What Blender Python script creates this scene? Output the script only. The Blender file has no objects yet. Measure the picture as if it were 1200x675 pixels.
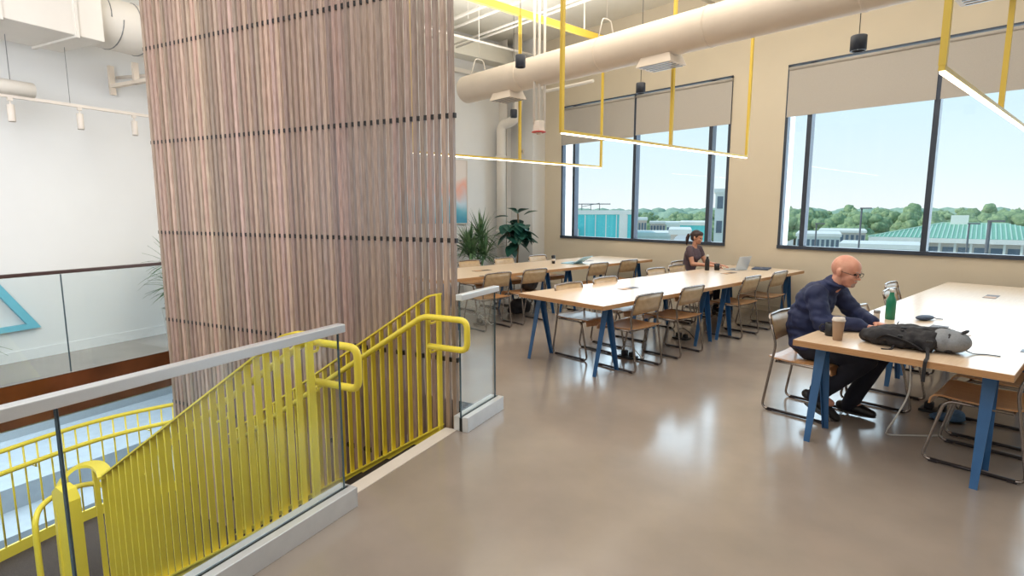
import bpy, bmesh, math, random
from mathutils import Vector, Matrix, Euler, noise
from mathutils.geometry import tessellate_polygon
R = math.radians
PI = math.pi
random.seed(7)
C = bpy.context.scene.collection

# ------------------------------------------------------------------ camera
HCAM = 1.66
TH = R(48.0)          # heading, counter-clockwise from +Y (Y runs towards the window wall)
PITCH = R(7.85)
ROT2 = R(48.0) - math.atan(340 / 663.0)      # the stair and slat screen are turned by this angle
cam = bpy.data.cameras.new('camera')
cam.sensor_width = 36
cam.lens = 36 * 657.0 / 1200.0
cam.clip_start = 0.05
cam.clip_end = 3000
co = bpy.data.objects.new('camera', cam)
C.objects.link(co)
co.location = (0, 0, HCAM)
co.rotation_euler = (PI / 2 - PITCH, 0, TH)
bpy.context.scene.camera = co

def pr(a, b, z=0.0):
    "stair frame -> world"
    c, s = math.cos(ROT2), math.sin(ROT2)
    return (a * c - b * s, a * s + b * c, z)

# ------------------------------------------------------------------ materials
def srgb(r, g, b):
    f = lambda v: (v / 255.0 / 12.92) if v / 255.0 <= 0.04045 else ((v / 255.0 + 0.055) / 1.055) ** 2.4
    return (f(r), f(g), f(b), 1)

def mat(name, col, rough=0.5, metal=0.0, var=0.0, scale=6.0, bump=0.0, stretch=(1, 1, 1), col2=None,
        emit=None, es=0.0, spec=0.5, coat=0.0, rvar=0.0, attr=None, detail=4.0):
    m = bpy.data.materials.new(name)
    m.use_nodes = True
    nt = m.node_tree
    N, L = nt.nodes, nt.links
    b = N['Principled BSDF']
    b.inputs['Roughness'].default_value = rough
    b.inputs['Metallic'].default_value = metal
    b.inputs['Specular IOR Level'].default_value = spec
    if coat:
        b.inputs['Coat Weight'].default_value = coat
        b.inputs['Coat Roughness'].default_value = 0.15
    tc = N.new('ShaderNodeTexCoord')
    mp = N.new('ShaderNodeMapping')
    mp.inputs['Scale'].default_value = stretch
    L.new(tc.outputs['Object'], mp.inputs['Vector'])
    nz = N.new('ShaderNodeTexNoise')
    nz.inputs['Scale'].default_value = scale
    nz.inputs['Detail'].default_value = detail
    L.new(mp.outputs['Vector'], nz.inputs['Vector'])
    mx = N.new('ShaderNodeMix')
    mx.data_type = 'RGBA'
    c2 = col2 if col2 else tuple(max(0, min(1, c * (1 - var))) for c in col[:3]) + (1,)
    c1 = col if col2 else tuple(max(0, min(1, c * (1 + var * .6))) for c in col[:3]) + (1,)
    mx.inputs['A'].default_value = c1
    mx.inputs['B'].default_value = c2
    rp = N.new('ShaderNodeMapRange')
    rp.inputs['From Min'].default_value = 0.3
    rp.inputs['From Max'].default_value = 0.7
    L.new(nz.outputs['Fac'], rp.inputs['Value'])
    L.new(rp.outputs['Result'], mx.inputs['Factor'])
    out = mx.outputs['Result']
    if attr:
        at = N.new('ShaderNodeAttribute')
        at.attribute_name = attr
        mu = N.new('ShaderNodeMix')
        mu.data_type = 'RGBA'
        mu.blend_type = 'MULTIPLY'
        mu.inputs['Factor'].default_value = 1
        L.new(out, mu.inputs['A'])
        L.new(at.outputs['Color'], mu.inputs['B'])
        out = mu.outputs['Result']
    L.new(out, b.inputs['Base Color'])
    if rvar:
        r2 = N.new('ShaderNodeMapRange')
        r2.inputs['To Min'].default_value = rough - rvar
        r2.inputs['To Max'].default_value = rough + rvar
        L.new(nz.outputs['Fac'], r2.inputs['Value'])
        L.new(r2.outputs['Result'], b.inputs['Roughness'])
    if bump:
        bp = N.new('ShaderNodeBump')
        bp.inputs['Strength'].default_value = bump
        bp.inputs['Distance'].default_value = 0.01
        L.new(nz.outputs['Fac'], bp.inputs['Height'])
        L.new(bp.outputs['Normal'], b.inputs['Normal'])
    if emit:
        b.inputs['Emission Color'].default_value = emit
        b.inputs['Emission Strength'].default_value = es
    return m

def glass_mat(name, tint, refl=0.08, rough=0.0):
    m = bpy.data.materials.new(name)
    m.use_nodes = True
    nt = m.node_tree
    N, L = nt.nodes, nt.links
    N.remove(N['Principled BSDF'])
    tr = N.new('ShaderNodeBsdfTransparent')
    tr.inputs['Color'].default_value = tint
    gl = N.new('ShaderNodeBsdfGlossy')
    gl.inputs['Roughness'].default_value = rough
    gl.inputs['Color'].default_value = (1, 1, 1, 1)
    lw = N.new('ShaderNodeLayerWeight')
    lw.inputs['Blend'].default_value = 0.25
    mr = N.new('ShaderNodeMapRange')
    mr.inputs['To Min'].default_value = refl * 0.5
    mr.inputs['To Max'].default_value = refl * 5
    L.new(lw.outputs['Fresnel'], mr.inputs['Value'])
    mx = N.new('ShaderNodeMixShader')
    L.new(mr.outputs['Result'], mx.inputs['Fac'])
    L.new(tr.outputs['BSDF'], mx.inputs[1])
    L.new(gl.outputs['BSDF'], mx.inputs[2])
    L.new(mx.outputs['Shader'], N['Material Output'].inputs['Surface'])
    return m

M = {}
M['floor'] = mat('polished_concrete', srgb(150, 138, 128), 0.17, var=0.16, scale=1.4, rvar=0.06, detail=8, spec=0.7, coat=0.25)
M['wall_white'] = mat('white_paint', srgb(226, 226, 226), 0.7, var=0.02, scale=2)
M['wall_warm'] = mat('warm_white_paint', srgb(216, 204, 183), 0.75, var=0.03, scale=1.5)  # off-white wall; its shade and warm light are mixed into the beige
M['ceil'] = mat('ceiling_paint', srgb(232, 228, 216), 0.8, var=0.03, scale=2)
M['white_metal'] = mat('white_painted_metal', srgb(226, 220, 212), 0.5, var=0.04, scale=3)
M['duct'] = mat('duct_paint', srgb(226, 212, 196), 0.55, var=0.05, scale=3)
M['yellow'] = mat('yellow_powder_coat', srgb(244, 222, 74), 0.36, var=0.05, scale=4)
M['yellow2'] = mat('yellow_light_frame', srgb(216, 184, 70), 0.45, var=0.05, scale=4)
M['carpet'] = mat('dark_carpet', srgb(74, 64, 60), 0.95, var=0.4, scale=90, bump=0.4)
M['steel'] = mat('brushed_steel', srgb(222, 226, 232), 0.32, metal=0.6, var=0.06, scale=30, stretch=(1, 20, 20))
M['shoe'] = mat('aluminium_shoe', srgb(214, 216, 220), 0.35, metal=0.45, var=0.05, scale=12)
M['gasket'] = mat('black_gasket', srgb(22, 24, 28), 0.5)
M['bronze'] = mat('bronze_fascia', srgb(138, 84, 54), 0.15, metal=0.6, var=0.3, scale=3)
M['darkrail'] = mat('dark_handrail', srgb(74, 56, 54), 0.35, var=0.2, scale=12)
M['glass'] = glass_mat('guard_glass', (0.94, 0.98, 0.99, 1), 0.045)
M['glass_edge'] = mat('glass_edge', srgb(74, 92, 102), 0.2, var=0.05)
M['pane'] = glass_mat('window_pane', (0.985, 0.995, 1, 1), 0.03)
M['frame'] = mat('dark_window_frame', srgb(64, 72, 86), 0.4, metal=0.3, var=0.1)
M['shade'] = mat('roller_shade_fabric', srgb(186, 180, 173), 0.9, var=0.04, scale=120)
M['white_panel'] = mat('white_exterior_panel', srgb(245, 245, 240), 0.7, var=0.02, emit=(1, 1, 1, 1), es=0.25)  # faint emission stands in for daylight on the reveal
M['slat'] = mat('walnut_slats', srgb(198, 174, 158), 0.42, scale=9, stretch=(14, 14, .8), col2=srgb(154, 130, 118), attr='tone', bump=0.15, spec=0.55, coat=0.15)
M['slat_rod'] = mat('black_rod', srgb(24, 18, 20), 0.5, var=0.1)
M['table_top'] = mat('maple_tabletop', srgb(228, 204, 178), 0.3, scale=5, stretch=(14, 1, 1), col2=srgb(218, 190, 160), spec=0.45, coat=0.12)
M['table_top_y'] = M['table_top']
M['ply_edge'] = mat('plywood_edge', srgb(196, 150, 104), 0.5, scale=10, stretch=(1, 1, 30), col2=srgb(172, 124, 80))
M['leg_blue'] = mat('blue_steel_legs', srgb(42, 92, 142), 0.38, var=0.1, scale=8)
M['ply_seat'] = mat('plywood_seat', srgb(196, 146, 98), 0.35, scale=6, stretch=(2, 12, 2), col2=srgb(178, 124, 78), coat=0.25)
M['ply_back'] = mat('plywood_back', srgb(198, 168, 130), 0.4, scale=6, stretch=(12, 2, 2), col2=srgb(182, 150, 110), coat=0.2)  # duller than the seat: the backlit look is put into the colour
M['tube'] = mat('bronze_chrome_tube', srgb(150, 140, 134), 0.25, metal=0.9, var=0.1)
M['runner'] = mat('dark_runner_tube', srgb(52, 46, 48), 0.35, metal=0.5, var=0.1)
M['black'] = mat('black_plastic', srgb(26, 27, 31), 0.4, var=0.1)
M['blackfab'] = mat('black_nylon', srgb(34, 33, 38), 0.75, var=0.3, scale=60, bump=0.3)
M['greyfab'] = mat('grey_nylon', srgb(132, 136, 142), 0.8, var=0.12, scale=90, bump=0.2)
M['pendant'] = mat('navy_pendant', srgb(34, 40, 54), 0.45, var=0.08)
M['led'] = mat('led_diffuser', (1, 1, 1, 1), 0.5, emit=srgb(255, 238, 208), es=5.0)
M['led_spot'] = mat('spot_lens', (1, 1, 1, 1), 0.5, emit=srgb(255, 250, 240), es=3.0)
M['teal'] = mat('teal_paint', srgb(112, 190, 210), 0.5, var=0.06)
M['red'] = mat('red_trim', srgb(196, 60, 56), 0.5, var=0.06)
M['grey'] = mat('grey_metal', srgb(150, 150, 152), 0.4, metal=0.5, var=0.06)
M['dark'] = mat('dark_inset', srgb(78, 60, 52), 0.5, var=0.1)
M['cable'] = mat('white_cable', srgb(215, 212, 208), 0.5, var=0.03)
M['pot'] = mat('grey_planter', srgb(188, 188, 186), 0.6, var=0.06)
M['soil'] = mat('soil', srgb(58, 44, 36), 0.9, var=0.3, scale=40)
M['leaf_d'] = mat('strap_leaf', srgb(58, 96, 66), 0.4, scale=8, col2=srgb(120, 150, 108), spec=0.4)
M['leaf_f'] = mat('fig_leaf', srgb(22, 66, 62), 0.3, scale=6, col2=srgb(52, 104, 88), spec=0.5)
M['cane'] = mat('plant_cane', srgb(112, 92, 68), 0.8, var=0.2, scale=20)
M['skin_m'] = mat('man_skin', srgb(222, 166, 142), 0.5, scale=14, col2=srgb(208, 142, 120))
M['skin_w'] = mat('woman_skin', srgb(206, 152, 126), 0.5, scale=14, col2=srgb(190, 134, 108))
M['navy'] = mat('navy_jacket', srgb(34, 44, 82), 0.75, var=0.25, scale=9, bump=0.6)
M['trouser'] = mat('dark_trousers', srgb(28, 30, 44), 0.85, var=0.2, scale=12, bump=0.4)
M['shirt_w'] = mat('brown_grey_top', srgb(92, 76, 84), 0.85, var=0.15, scale=14)
M['hair'] = mat('dark_brown_hair', srgb(62, 46, 46), 0.6, var=0.35, scale=50, stretch=(1, 8, 1))
M['greyhair'] = mat('grey_stubble', srgb(176, 150, 140), 0.8, var=0.2, scale=70)
M['shoe_blk'] = mat('black_shoe', srgb(26, 24, 26), 0.45, var=0.2)
M['sole'] = mat('shoe_sole', srgb(80, 76, 74), 0.7, var=0.1)
M['lip'] = mat('lips', srgb(166, 86, 78), 0.5, var=0.05)
M['eye'] = mat('eye_dark', srgb(40, 30, 28), 0.25, var=0.05)
M['kraft'] = mat('kraft_cup', srgb(164, 136, 112), 0.6, var=0.06)
M['lid'] = mat('cup_lid', srgb(216, 206, 196), 0.45, var=0.04)
M['green_b'] = mat('green_bottle', srgb(34, 128, 98), 0.3, var=0.06)
M['capw'] = mat('silver_cap', srgb(222, 222, 220), 0.35, metal=0.2, var=0.04)
M['laptop'] = mat('silver_laptop', srgb(200, 208, 216), 0.3, metal=0.5, var=0.03)
M['screen'] = mat('laptop_display', srgb(40, 60, 80), 0.15, emit=srgb(90, 130, 160), es=0.35, var=0.1)
M['paper'] = mat('white_paper', srgb(236, 236, 238), 0.7, var=0.03)
M['folder'] = mat('pale_blue_lid', srgb(150, 200, 222), 0.35, var=0.05)
M['slate'] = mat('slate_case', srgb(66, 80, 104), 0.6, var=0.1)
M['denim'] = mat('blue_fabric', srgb(72, 104, 140), 0.8, var=0.2, scale=60)
# lower level
M['low_wall'] = mat('lower_wall_paint', srgb(208, 218, 224), 0.7, var=0.03)
M['low_floor'] = mat('lower_terrazzo', srgb(190, 200, 206), 0.35, var=0.14, scale=3)
M['low_step'] = mat('bench_step_grey', srgb(150, 160, 168), 0.6, var=0.08)
# outdoors
M['sky_ground'] = mat('city_ground', srgb(176, 178, 172), 0.95, var=0.2, scale=0.02)
M['tree'] = mat('tree_crown', srgb(104, 132, 98), 0.95, scale=1.1, col2=srgb(160, 180, 132))
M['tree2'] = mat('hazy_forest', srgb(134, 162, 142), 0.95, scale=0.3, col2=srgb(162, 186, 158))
M['bark'] = mat('bark', srgb(96, 84, 72), 0.9, var=0.2)
M['b_teal'] = mat('teal_facade', srgb(72, 200, 206), 0.35, scale=.8, stretch=(3, 3, .05), col2=srgb(104, 214, 216))
M['b_white'] = mat('white_facade', srgb(236, 234, 226), 0.8, var=0.05, scale=.5)
M['b_stone'] = mat('stone_facade', srgb(208, 196, 184), 0.85, var=0.1, scale=.8)
M['b_pink'] = mat('pinkish_facade', srgb(222, 196, 182), 0.85, var=0.08, scale=.8)
M['b_roof'] = mat('green_metal_roof', srgb(122, 178, 150), 0.5, var=0.06, scale=.5)
M['b_rib'] = mat('pale_roof_rib', srgb(186, 216, 196), 0.5, var=0.04)
M['b_win'] = mat('far_window', srgb(96, 112, 126), 0.3, var=0.15, scale=.6)
M['pole'] = mat('light_pole', srgb(90, 94, 98), 0.6, var=0.05)
M['car'] = mat('car_paint', srgb(52, 62, 74), 0.3, var=0.1)

# abstract painting: soft gradient blobs
def painting_mat():
    m = bpy.data.materials.new('abstract_canvas')
    m.use_nodes = True
    N, L = m.node_tree.nodes, m.node_tree.links
    b = N['Principled BSDF']
    b.inputs['Roughness'].default_value = 0.5
    tc = N.new('ShaderNodeTexCoord')
    sp = N.new('ShaderNodeSeparateXYZ')
    L.new(tc.outputs['Generated'], sp.inputs['Vector'])
    nz = N.new('ShaderNodeTexNoise')
    nz.inputs['Scale'].default_value = 2.2
    L.new(tc.outputs['Object'], nz.inputs['Vector'])
    ad = N.new('ShaderNodeMath'); ad.operation = 'MULTIPLY_ADD'
    ad.inputs[1].default_value = 0.5
    L.new(nz.outputs['Fac'], ad.inputs[0])
    L.new(sp.outputs['Z'], ad.inputs[2])
    cr = N.new('ShaderNodeValToRGB')
    e = cr.color_ramp.elements
    e[0].position = 0.25; e[0].color = srgb(70, 150, 180)
    e[1].position = 1.3 if False else 1.0; e[1].color = srgb(226, 214, 206)
    for p, c in ((0.42, srgb(110, 180, 200)), (0.6, srgb(196, 212, 224)), (0.8, srgb(232, 170, 150))):
        x = e.new(p); x.color = c
    L.new(ad.outputs['Value'], cr.inputs['Fac'])
    L.new(cr.outputs['Color'], b.inputs['Base Color'])
    return m
M['canvas'] = painting_mat()

# ------------------------------------------------------------------ mesh builder
class MB:
    def __init__(s):
        s.bm = bmesh.new()
    def _new(s, verts, faces, smooth=False):
        vs = [s.bm.verts.new(v) for v in verts]
        fs = []
        for f in faces:
            try:
                fc = s.bm.faces.new([vs[i] for i in f])
                fc.smooth = smooth
                fs.append(fc)
            except ValueError:
                pass
        return vs, fs
    def box(s, c, d, rot=None, bev=0.0):
        hx, hy, hz = d[0] / 2, d[1] / 2, d[2] / 2
        vs = [Vector((x, y, z)) for x in (-hx, hx) for y in (-hy, hy) for z in (-hz, hz)]
        if rot:
            mtx = Euler(rot).to_matrix()
            vs = [mtx @ v for v in vs]
        vs = [v + Vector(c) for v in vs]
        v, f = s._new(vs, [(0, 1, 3, 2), (4, 6, 7, 5), (0, 4, 5, 1), (2, 3, 7, 6), (0, 2, 6, 4), (1, 5, 7, 3)])
        if bev:
            ed = list({e for ff in f for e in ff.edges})
            bmesh.ops.bevel(s.bm, geom=ed, offset=bev, segments=2, affect='EDGES', profile=0.5)
        return s
    def b2(s, x0, x1, y0, y1, z0, z1, bev=0.0):
        return s.box(((x0 + x1) / 2, (y0 + y1) / 2, (z0 + z1) / 2), (abs(x1 - x0), abs(y1 - y0), abs(z1 - z0)), None, bev)
    def bar(s, p, q, w, h, upv=(0, 0, 1)):
        p, q = Vector(p), Vector(q)
        d = (q - p).normalized()
        u = Vector(upv)
        sd = d.cross(u)
        if sd.length < 1e-5:
            sd = d.cross(Vector((1, 0, 0)))
        sd.normalize()
        u = sd.cross(d).normalized()
        vs = []
        for e in (p, q):
            for a, b in ((-1, -1), (1, -1), (1, 1), (-1, 1)):
                vs.append(e + sd * a * w / 2 + u * b * h / 2)
        s._new(vs, [(3, 2, 1, 0), (4, 5, 6, 7), (0, 1, 5, 4), (1, 2, 6, 5), (2, 3, 7, 6), (3, 0, 4, 7)])
        return s
    def sweep(s, pts, prof, closed=False, upv=(0, 0, 1), smooth=True, scales=None):
        "sweep a closed 2D profile (list of (u,v)) along pts"
        P = [Vector(p) for p in pts]
        n, k = len(P), len(prof)
        tang = []
        for i in range(n):
            a = P[(i - 1) % n] if (closed or i > 0) else P[i]
            b = P[(i + 1) % n] if (closed or i < n - 1) else P[i]
            tang.append((b - a).normalized())
        u = Vector(upv)
        if abs(tang[0].dot(u)) > 0.95:
            u = Vector((1, 0, 0)) if abs(tang[0].x) < 0.9 else Vector((0, 1, 0))
        sd = tang[0].cross(u).normalized()
        rings = []
        for i in range(n):
            t = tang[i]
            sd = (sd - t * sd.dot(t))
            if sd.length < 1e-6:
                sd = t.orthogonal()
            sd.normalize()
            uu = sd.cross(t)
            sc = scales[i] if scales else 1
            rings.append([s.bm.verts.new(P[i] + sd * a * sc + uu * b * sc) for a, b in prof])
        rg = range(n) if closed else range(n - 1)
        for i in rg:
            r0, r1 = rings[i], rings[(i + 1) % n]
            for j in range(k):
                try:
                    f = s.bm.faces.new((r0[j], r0[(j + 1) % k], r1[(j + 1) % k], r1[j]))
                    f.smooth = smooth
                except ValueError:
                    pass
        if not closed:
            s.bm.faces.new(rings[0][::-1])
            s.bm.faces.new(rings[-1])
        return s
    def tube(s, pts, r, seg=10, closed=False, scales=None):
        prof = [(r * math.cos(2 * PI * i / seg), r * math.sin(2 * PI * i / seg)) for i in range(seg)]
        return s.sweep(pts, prof, closed, scales=scales)
    def lathe(s, prof, c=(0, 0, 0), seg=24, axis='z', smooth=True):
        rings = []
        c = Vector(c)
        for r, z in prof:
            ring = []
            for i in range(seg):
                a = 2 * PI * i / seg
                v = Vector((r * math.cos(a), r * math.sin(a), z))
                if axis == 'y': v = Vector((v.x, v.z, v.y))
                if axis == 'x': v = Vector((v.z, v.x, v.y))
                ring.append(s.bm.verts.new(c + v))
            rings.append(ring)
        for a, b in zip(rings[:-1], rings[1:]):
            for j in range(seg):
                f = s.bm.faces.new((a[j], a[(j + 1) % seg], b[(j + 1) % seg], b[j]))
                f.smooth = smooth
        s.bm.faces.new(rings[0][::-1])
        s.bm.faces.new(rings[-1])
        return s
    def prism(s, poly, z0, z1):
        n = len(poly)
        vs = [(x, y, z0) for x, y in poly] + [(x, y, z1) for x, y in poly]
        fs = [tuple(range(n))[::-1], tuple(range(n, 2 * n))] + [(i, (i + 1) % n, n + (i + 1) % n, n + i) for i in range(n)]
        s._new(vs, fs)
        return s
    def ell(s, c, r, rot=None, seg=16, rings=10):
        vs = []
        c = Vector(c)
        mt = Euler(rot).to_matrix() if rot else Matrix.Identity(3)
        top = c + mt @ Vector((0, 0, r[2])); bot = c + mt @ Vector((0, 0, -r[2]))
        vs.append(top)
        for i in range(1, rings):
            ph = PI * i / rings
            for j in range(seg):
                a = 2 * PI * j / seg
                vs.append(c + mt @ Vector((r[0] * math.sin(ph) * math.cos(a), r[1] * math.sin(ph) * math.sin(a), r[2] * math.cos(ph))))
        vs.append(bot)
        fs = []
        for j in range(seg):
            fs.append((0, 1 + j, 1 + (j + 1) % seg))
            b = 1 + (rings - 2) * seg
            fs.append((len(vs) - 1, b + (j + 1) % seg, b + j))
        for i in range(rings - 2):
            for j in range(seg):
                a = 1 + i * seg
                fs.append((a + j, a + seg + j, a + seg + (j + 1) % seg, a + (j + 1) % seg))
        s._new(vs, fs, True)
        return s
    def capsule(s, p, q, r0, r1, seg=14):
        p, q = Vector(p), Vector(q)
        d = q - p
        ln = d.length
        if ln < 1e-5:
            return s.ell(p, (r0, r0, r0))
        n = 5
        prof = []
        for i in range(n + 1):
            a = PI / 2 * (1 - i / n)
            prof.append((max(1e-4, r0 * math.cos(a)), -r0 * math.sin(a)))
        for i in range(n + 1):
            a = PI / 2 * i / n
            prof.append((max(1e-4, r1 * math.cos(a)), ln + r1 * math.sin(a)))
        q4 = Vector((0, 0, 1)).rotation_difference(d)
        rings = []
        for r, z in prof:
            rings.append([s.bm.verts.new(p + q4 @ Vector((r * math.cos(2 * PI * i / seg), r * math.sin(2 * PI * i / seg), z))) for i in range(seg)])
        for a, b in zip(rings[:-1], rings[1:]):
            for j in range(seg):
                f = s.bm.faces.new((a[j], a[(j + 1) % seg], b[(j + 1) % seg], b[j]))
                f.smooth = True
        s.bm.faces.new(rings[0][::-1])
        s.bm.faces.new(rings[-1])
        return s
    def build(s, name, m, parent=None, loc=(0, 0, 0), rotz=0.0, smooth=None):
        me = bpy.data.meshes.new(name)
        bmesh.ops.recalc_face_normals(s.bm, faces=s.bm.faces)
        s.bm.to_mesh(me)
        s.bm.free()
        me.materials.append(m)
        if smooth is not None:
            for p in me.polygons: p.use_smooth = smooth
        o = bpy.data.objects.new(name, me)
        C.objects.link(o)
        if parent: o.parent = parent
        o.location = loc
        o.rotation_euler = (0, 0, rotz)
        return o
    def organic(s, name, m, parent=None, voxel=0.01, smooth=6):
        "voxel-union everything in the builder into one continuous skin"
        me = bpy.data.meshes.new('tmp')
        bmesh.ops.recalc_face_normals(s.bm, faces=s.bm.faces)
        s.bm.to_mesh(me); s.bm.free()
        o = bpy.data.objects.new('tmp', me); C.objects.link(o)
        rm = o.modifiers.new('r', 'REMESH'); rm.mode = 'VOXEL'; rm.voxel_size = voxel; rm.use_smooth_shade = True
        sm = o.modifiers.new('s', 'SMOOTH'); sm.iterations = smooth; sm.factor = 0.5
        dg = bpy.context.evaluated_depsgraph_get()
        me2 = bpy.data.meshes.new_from_object(o.evaluated_get(dg))
        bpy.data.objects.remove(o)
        me2.name = name
        me2.materials.clear(); me2.materials.append(m)
        for p in me2.polygons: p.use_smooth = True
        o = bpy.data.objects.new(name, me2); C.objects.link(o)
        if parent: o.parent = parent
        return o

def fillet(pts, r, n=5, closed=False):
    P = [Vector(p) for p in pts]
    out = []
    N = len(P)
    for i in range(N):
        if not closed and i in (0, N - 1):
            out.append(P[i]); continue
        a, b, c = P[(i - 1) % N], P[i], P[(i + 1) % N]
        rr = min(r, (a - b).length * .48, (c - b).length * .48)
        p0 = b + (a - b).normalized() * rr
        p1 = b + (c - b).normalized() * rr
        for k in range(n + 1):
            t = k / n
            out.append(p0 * (1 - t) ** 2 + b * 2 * t * (1 - t) + p1 * t ** 2)
    return out

def thing(name, label, cat, loc=(0, 0, 0), rotz=0.0, group=None):
    o = bpy.data.objects.new(name, None)
    o.empty_display_size = 0.1
    C.objects.link(o)
    o.location = loc
    o.rotation_euler = (0, 0, rotz)
    return tag(o, label, cat, group)

def tag(o, label, cat, group=None, kind=None):
    o['label'] = label
    o['category'] = cat
    if group: o['group'] = group
    if kind: o['kind'] = kind
    return o

def struct(o):
    o['kind'] = 'structure'
    return o

def dup(root, loc, rotz, label=None, group=None):
    r = root.copy(); C.objects.link(r)
    r.location = loc; r.rotation_euler = (0, 0, rotz)
    if label: r['label'] = label
    if group: r['group'] = group
    for ch in list(root.children):
        c = ch.copy(); C.objects.link(c); c.parent = r
        for g in list(ch.children):
            d = g.copy(); C.objects.link(d); d.parent = c
    return r

# ================================================================== SETTING
YW = 9.37            # inner face of the window wall
XE = -10.0           # inner face of the end wall
CEIL = 5.4
def lw(y):           # x of the slanted left wall at y
    c, s = math.cos(ROT2), math.sin(ROT2)
    return (-7.65 - s * y) / c
YJ = (-7.65 - math.cos(ROT2) * XE) / math.sin(ROT2)
outer = [(XE, YJ), (lw(-5), -5), (6.5, -5), (6.5, YW), (XE, YW)]
OX0, OX1, OY0, OY1 = -6.62, -2.24, -2.4, 4.02      # stair opening in stair frame
hole = [pr(OX0, OY0)[:2], pr(OX0, OY1)[:2], pr(OX1, OY1)[:2], pr(OX1, OY0)[:2]]

def slab(name, m, z, holep=None, thick=0.0):
    loops = [[Vector((x, y, 0)) for x, y in outer]]
    if holep: loops.append([Vector((x, y, 0)) for x, y in holep])
    flat = [v for l in loops for v in l]
    tris = tessellate_polygon(loops)
    b = MB()
    vs = [b.bm.verts.new((v.x, v.y, z)) for v in flat]
    for t in tris:
        b.bm.faces.new([vs[i] for i in t])
    return struct(b.build(name, m))
fl = slab('floor', M['floor'], 0.0, hole)
slab('ceiling', M['ceil'], CEIL)

def wall_seg(p, q, z0, z1, th, m, name):
    "wall whose inner face runs p->q, body to the right of p->q"
    p, q = Vector((p[0], p[1], 0)), Vector((q[0], q[1], 0))
    d = (q - p).normalized()
    n = Vector((d.y, -d.x, 0)) * th
    b = MB()
    b.prism([(p.x, p.y), (q.x, q.y), (q.x + n.x, q.y + n.y), (p.x + n.x, p.y + n.y)], z0, z1)
    return struct(b.build(name, m))
wall_seg((lw(-5), -5), (XE, YJ), 0, CEIL, -0.15, M['wall_white'], 'wall_left')
wall_seg((XE, YJ), (XE, YW), 0, CEIL, -0.15, M['wall_white'], 'wall_end')
wall_seg((6.5, -5), (lw(-5), -5), 0, CEIL, -0.15, M['wall_white'], 'wall_rear')
wall_seg((6.5, YW), (6.5, -5), 0, CEIL, -0.15, M['wall_warm'], 'wall_right')

# window wall with openings
WINS = [(-8.75, -4.82), (-3.92, 0.02), (1.0, 4.9)]
WZ0, WZ1 = 1.05, 3.92
b = MB()
WT = 0.34
b.b2(XE - .15, 6.65, YW, YW + WT, -0.6, WZ0)
b.b2(XE - .15, 6.65, YW, YW + WT, WZ1, CEIL + .3)
xs = [XE - .15] + [v for w in WINS for v in w] + [6.65]
for i in range(0, len(xs), 2):
    b.b2(xs[i], xs[i + 1], YW, YW + WT, WZ0, WZ1)
struct(b.build('wall_window', M['wall_warm']))

# baseboards
for nm, p, q in (('baseboard_left', (lw(-5), -5), (XE, YJ)),):
    wall_seg(p, q, 0, 0.115, 0.018, M['wall_white'], nm)
b = MB(); b.b2(XE, 6.5, YW - 0.015, YW, 0, 0.1); struct(b.build('baseboard_window', M['wall_warm']))

# windows
for wi, (x0, x1) in enumerate(WINS):
    cx = (x0 + x1) / 2
    root = bpy.data.objects.new('window_%d' % (wi + 1), None); C.objects.link(root); root.location = (x0, YW, WZ0)
    root['kind'] = 'structure'
    W, H = x1 - x0, WZ1 - WZ0
    y0, y1 = 0.0, 0.09
    b = MB()
    t = 0.045
    b.b2(0, t, y0 - .01, y1, 0, H); b.b2(W - t, W, y0 - .01, y1, 0, H)
    b.b2(0, W, y0 - .01, y1, H - 0.03, H); b.b2(0, W, y0 - .03, y1, 0, 0.055)
    b.build('window_frame', M['frame'], root)
    for mx in (0.37, W / 2, W - 0.36):
        bb = MB(); bb.b2(mx - 0.035, mx + 0.035, y0 - .01, y1 + .03, 0.05, H - 0.03)
        bb.build('mullion', M['frame'], root)
    for a, c in ((t, .335), (.405, W / 2 - .035), (W / 2 + .035, W - .395), (W - .325, W - t)):
        bb = MB(); bb.b2(a, c, y0 + .045, y0 + .055, .055, H - .03)
        bb.build('pane', M['pane'], root)
    bb = MB()
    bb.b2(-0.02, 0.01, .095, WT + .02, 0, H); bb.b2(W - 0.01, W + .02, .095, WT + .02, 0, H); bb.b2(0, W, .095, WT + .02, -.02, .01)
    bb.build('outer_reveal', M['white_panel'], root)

# roller shades: things on the windows, two per window
sh_lab = {(0, 0): 'grey roller shade lowest at left pane of the smaller far window',
          (0, 1): 'grey roller shade on right half of the far window behind the woman',
          (1, 0): 'wide grey roller shade on left half of the near window above bald man',
          (1, 1): 'grey roller shade on right half of near window behind hanging light',
          (2, 0): 'left grey roller shade of the window beyond the right edge', (2, 1): 'right grey roller shade of the window beyond the right edge'}
for wi, (x0, x1) in enumerate(WINS[:2]):
    W = x1 - x0
    for k in (0, 1):
        a = 0.012 + k * (W / 2 + 0.0)
        w = W / 2 - 0.05 if k == 0 else W / 2 - 0.03
        a = 0.03 if k == 0 else W / 2 + 0.03
        t = thing('roller_shade', sh_lab[(wi, k)], 'roller shade', (x0 + a, YW - 0.03, WZ1 - 0.02), 0, 'roller shades on the windows')
        zb = -0.76 if wi or k else -0.79
        b = MB(); b.b2(0, w, -0.004, 0.0, zb, -0.06); b.build('shade_fabric', M['shade'], t)
        b = MB(); b.tube([(0, 0.0, -0.05), (w, 0.0, -0.05)], 0.028, 12); b.build('roller', M['shade'], t)
        b = MB(); b.b2(0, w, -0.012, 0.006, zb - 0.02, zb, .003); b.build('hem_bar', M['shade'], t)
        b = MB(); b.b2(-0.01, w + .01, -0.035, 0.03, -0.012, 0.0); b.build('head_rail', M['frame'], t)

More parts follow.
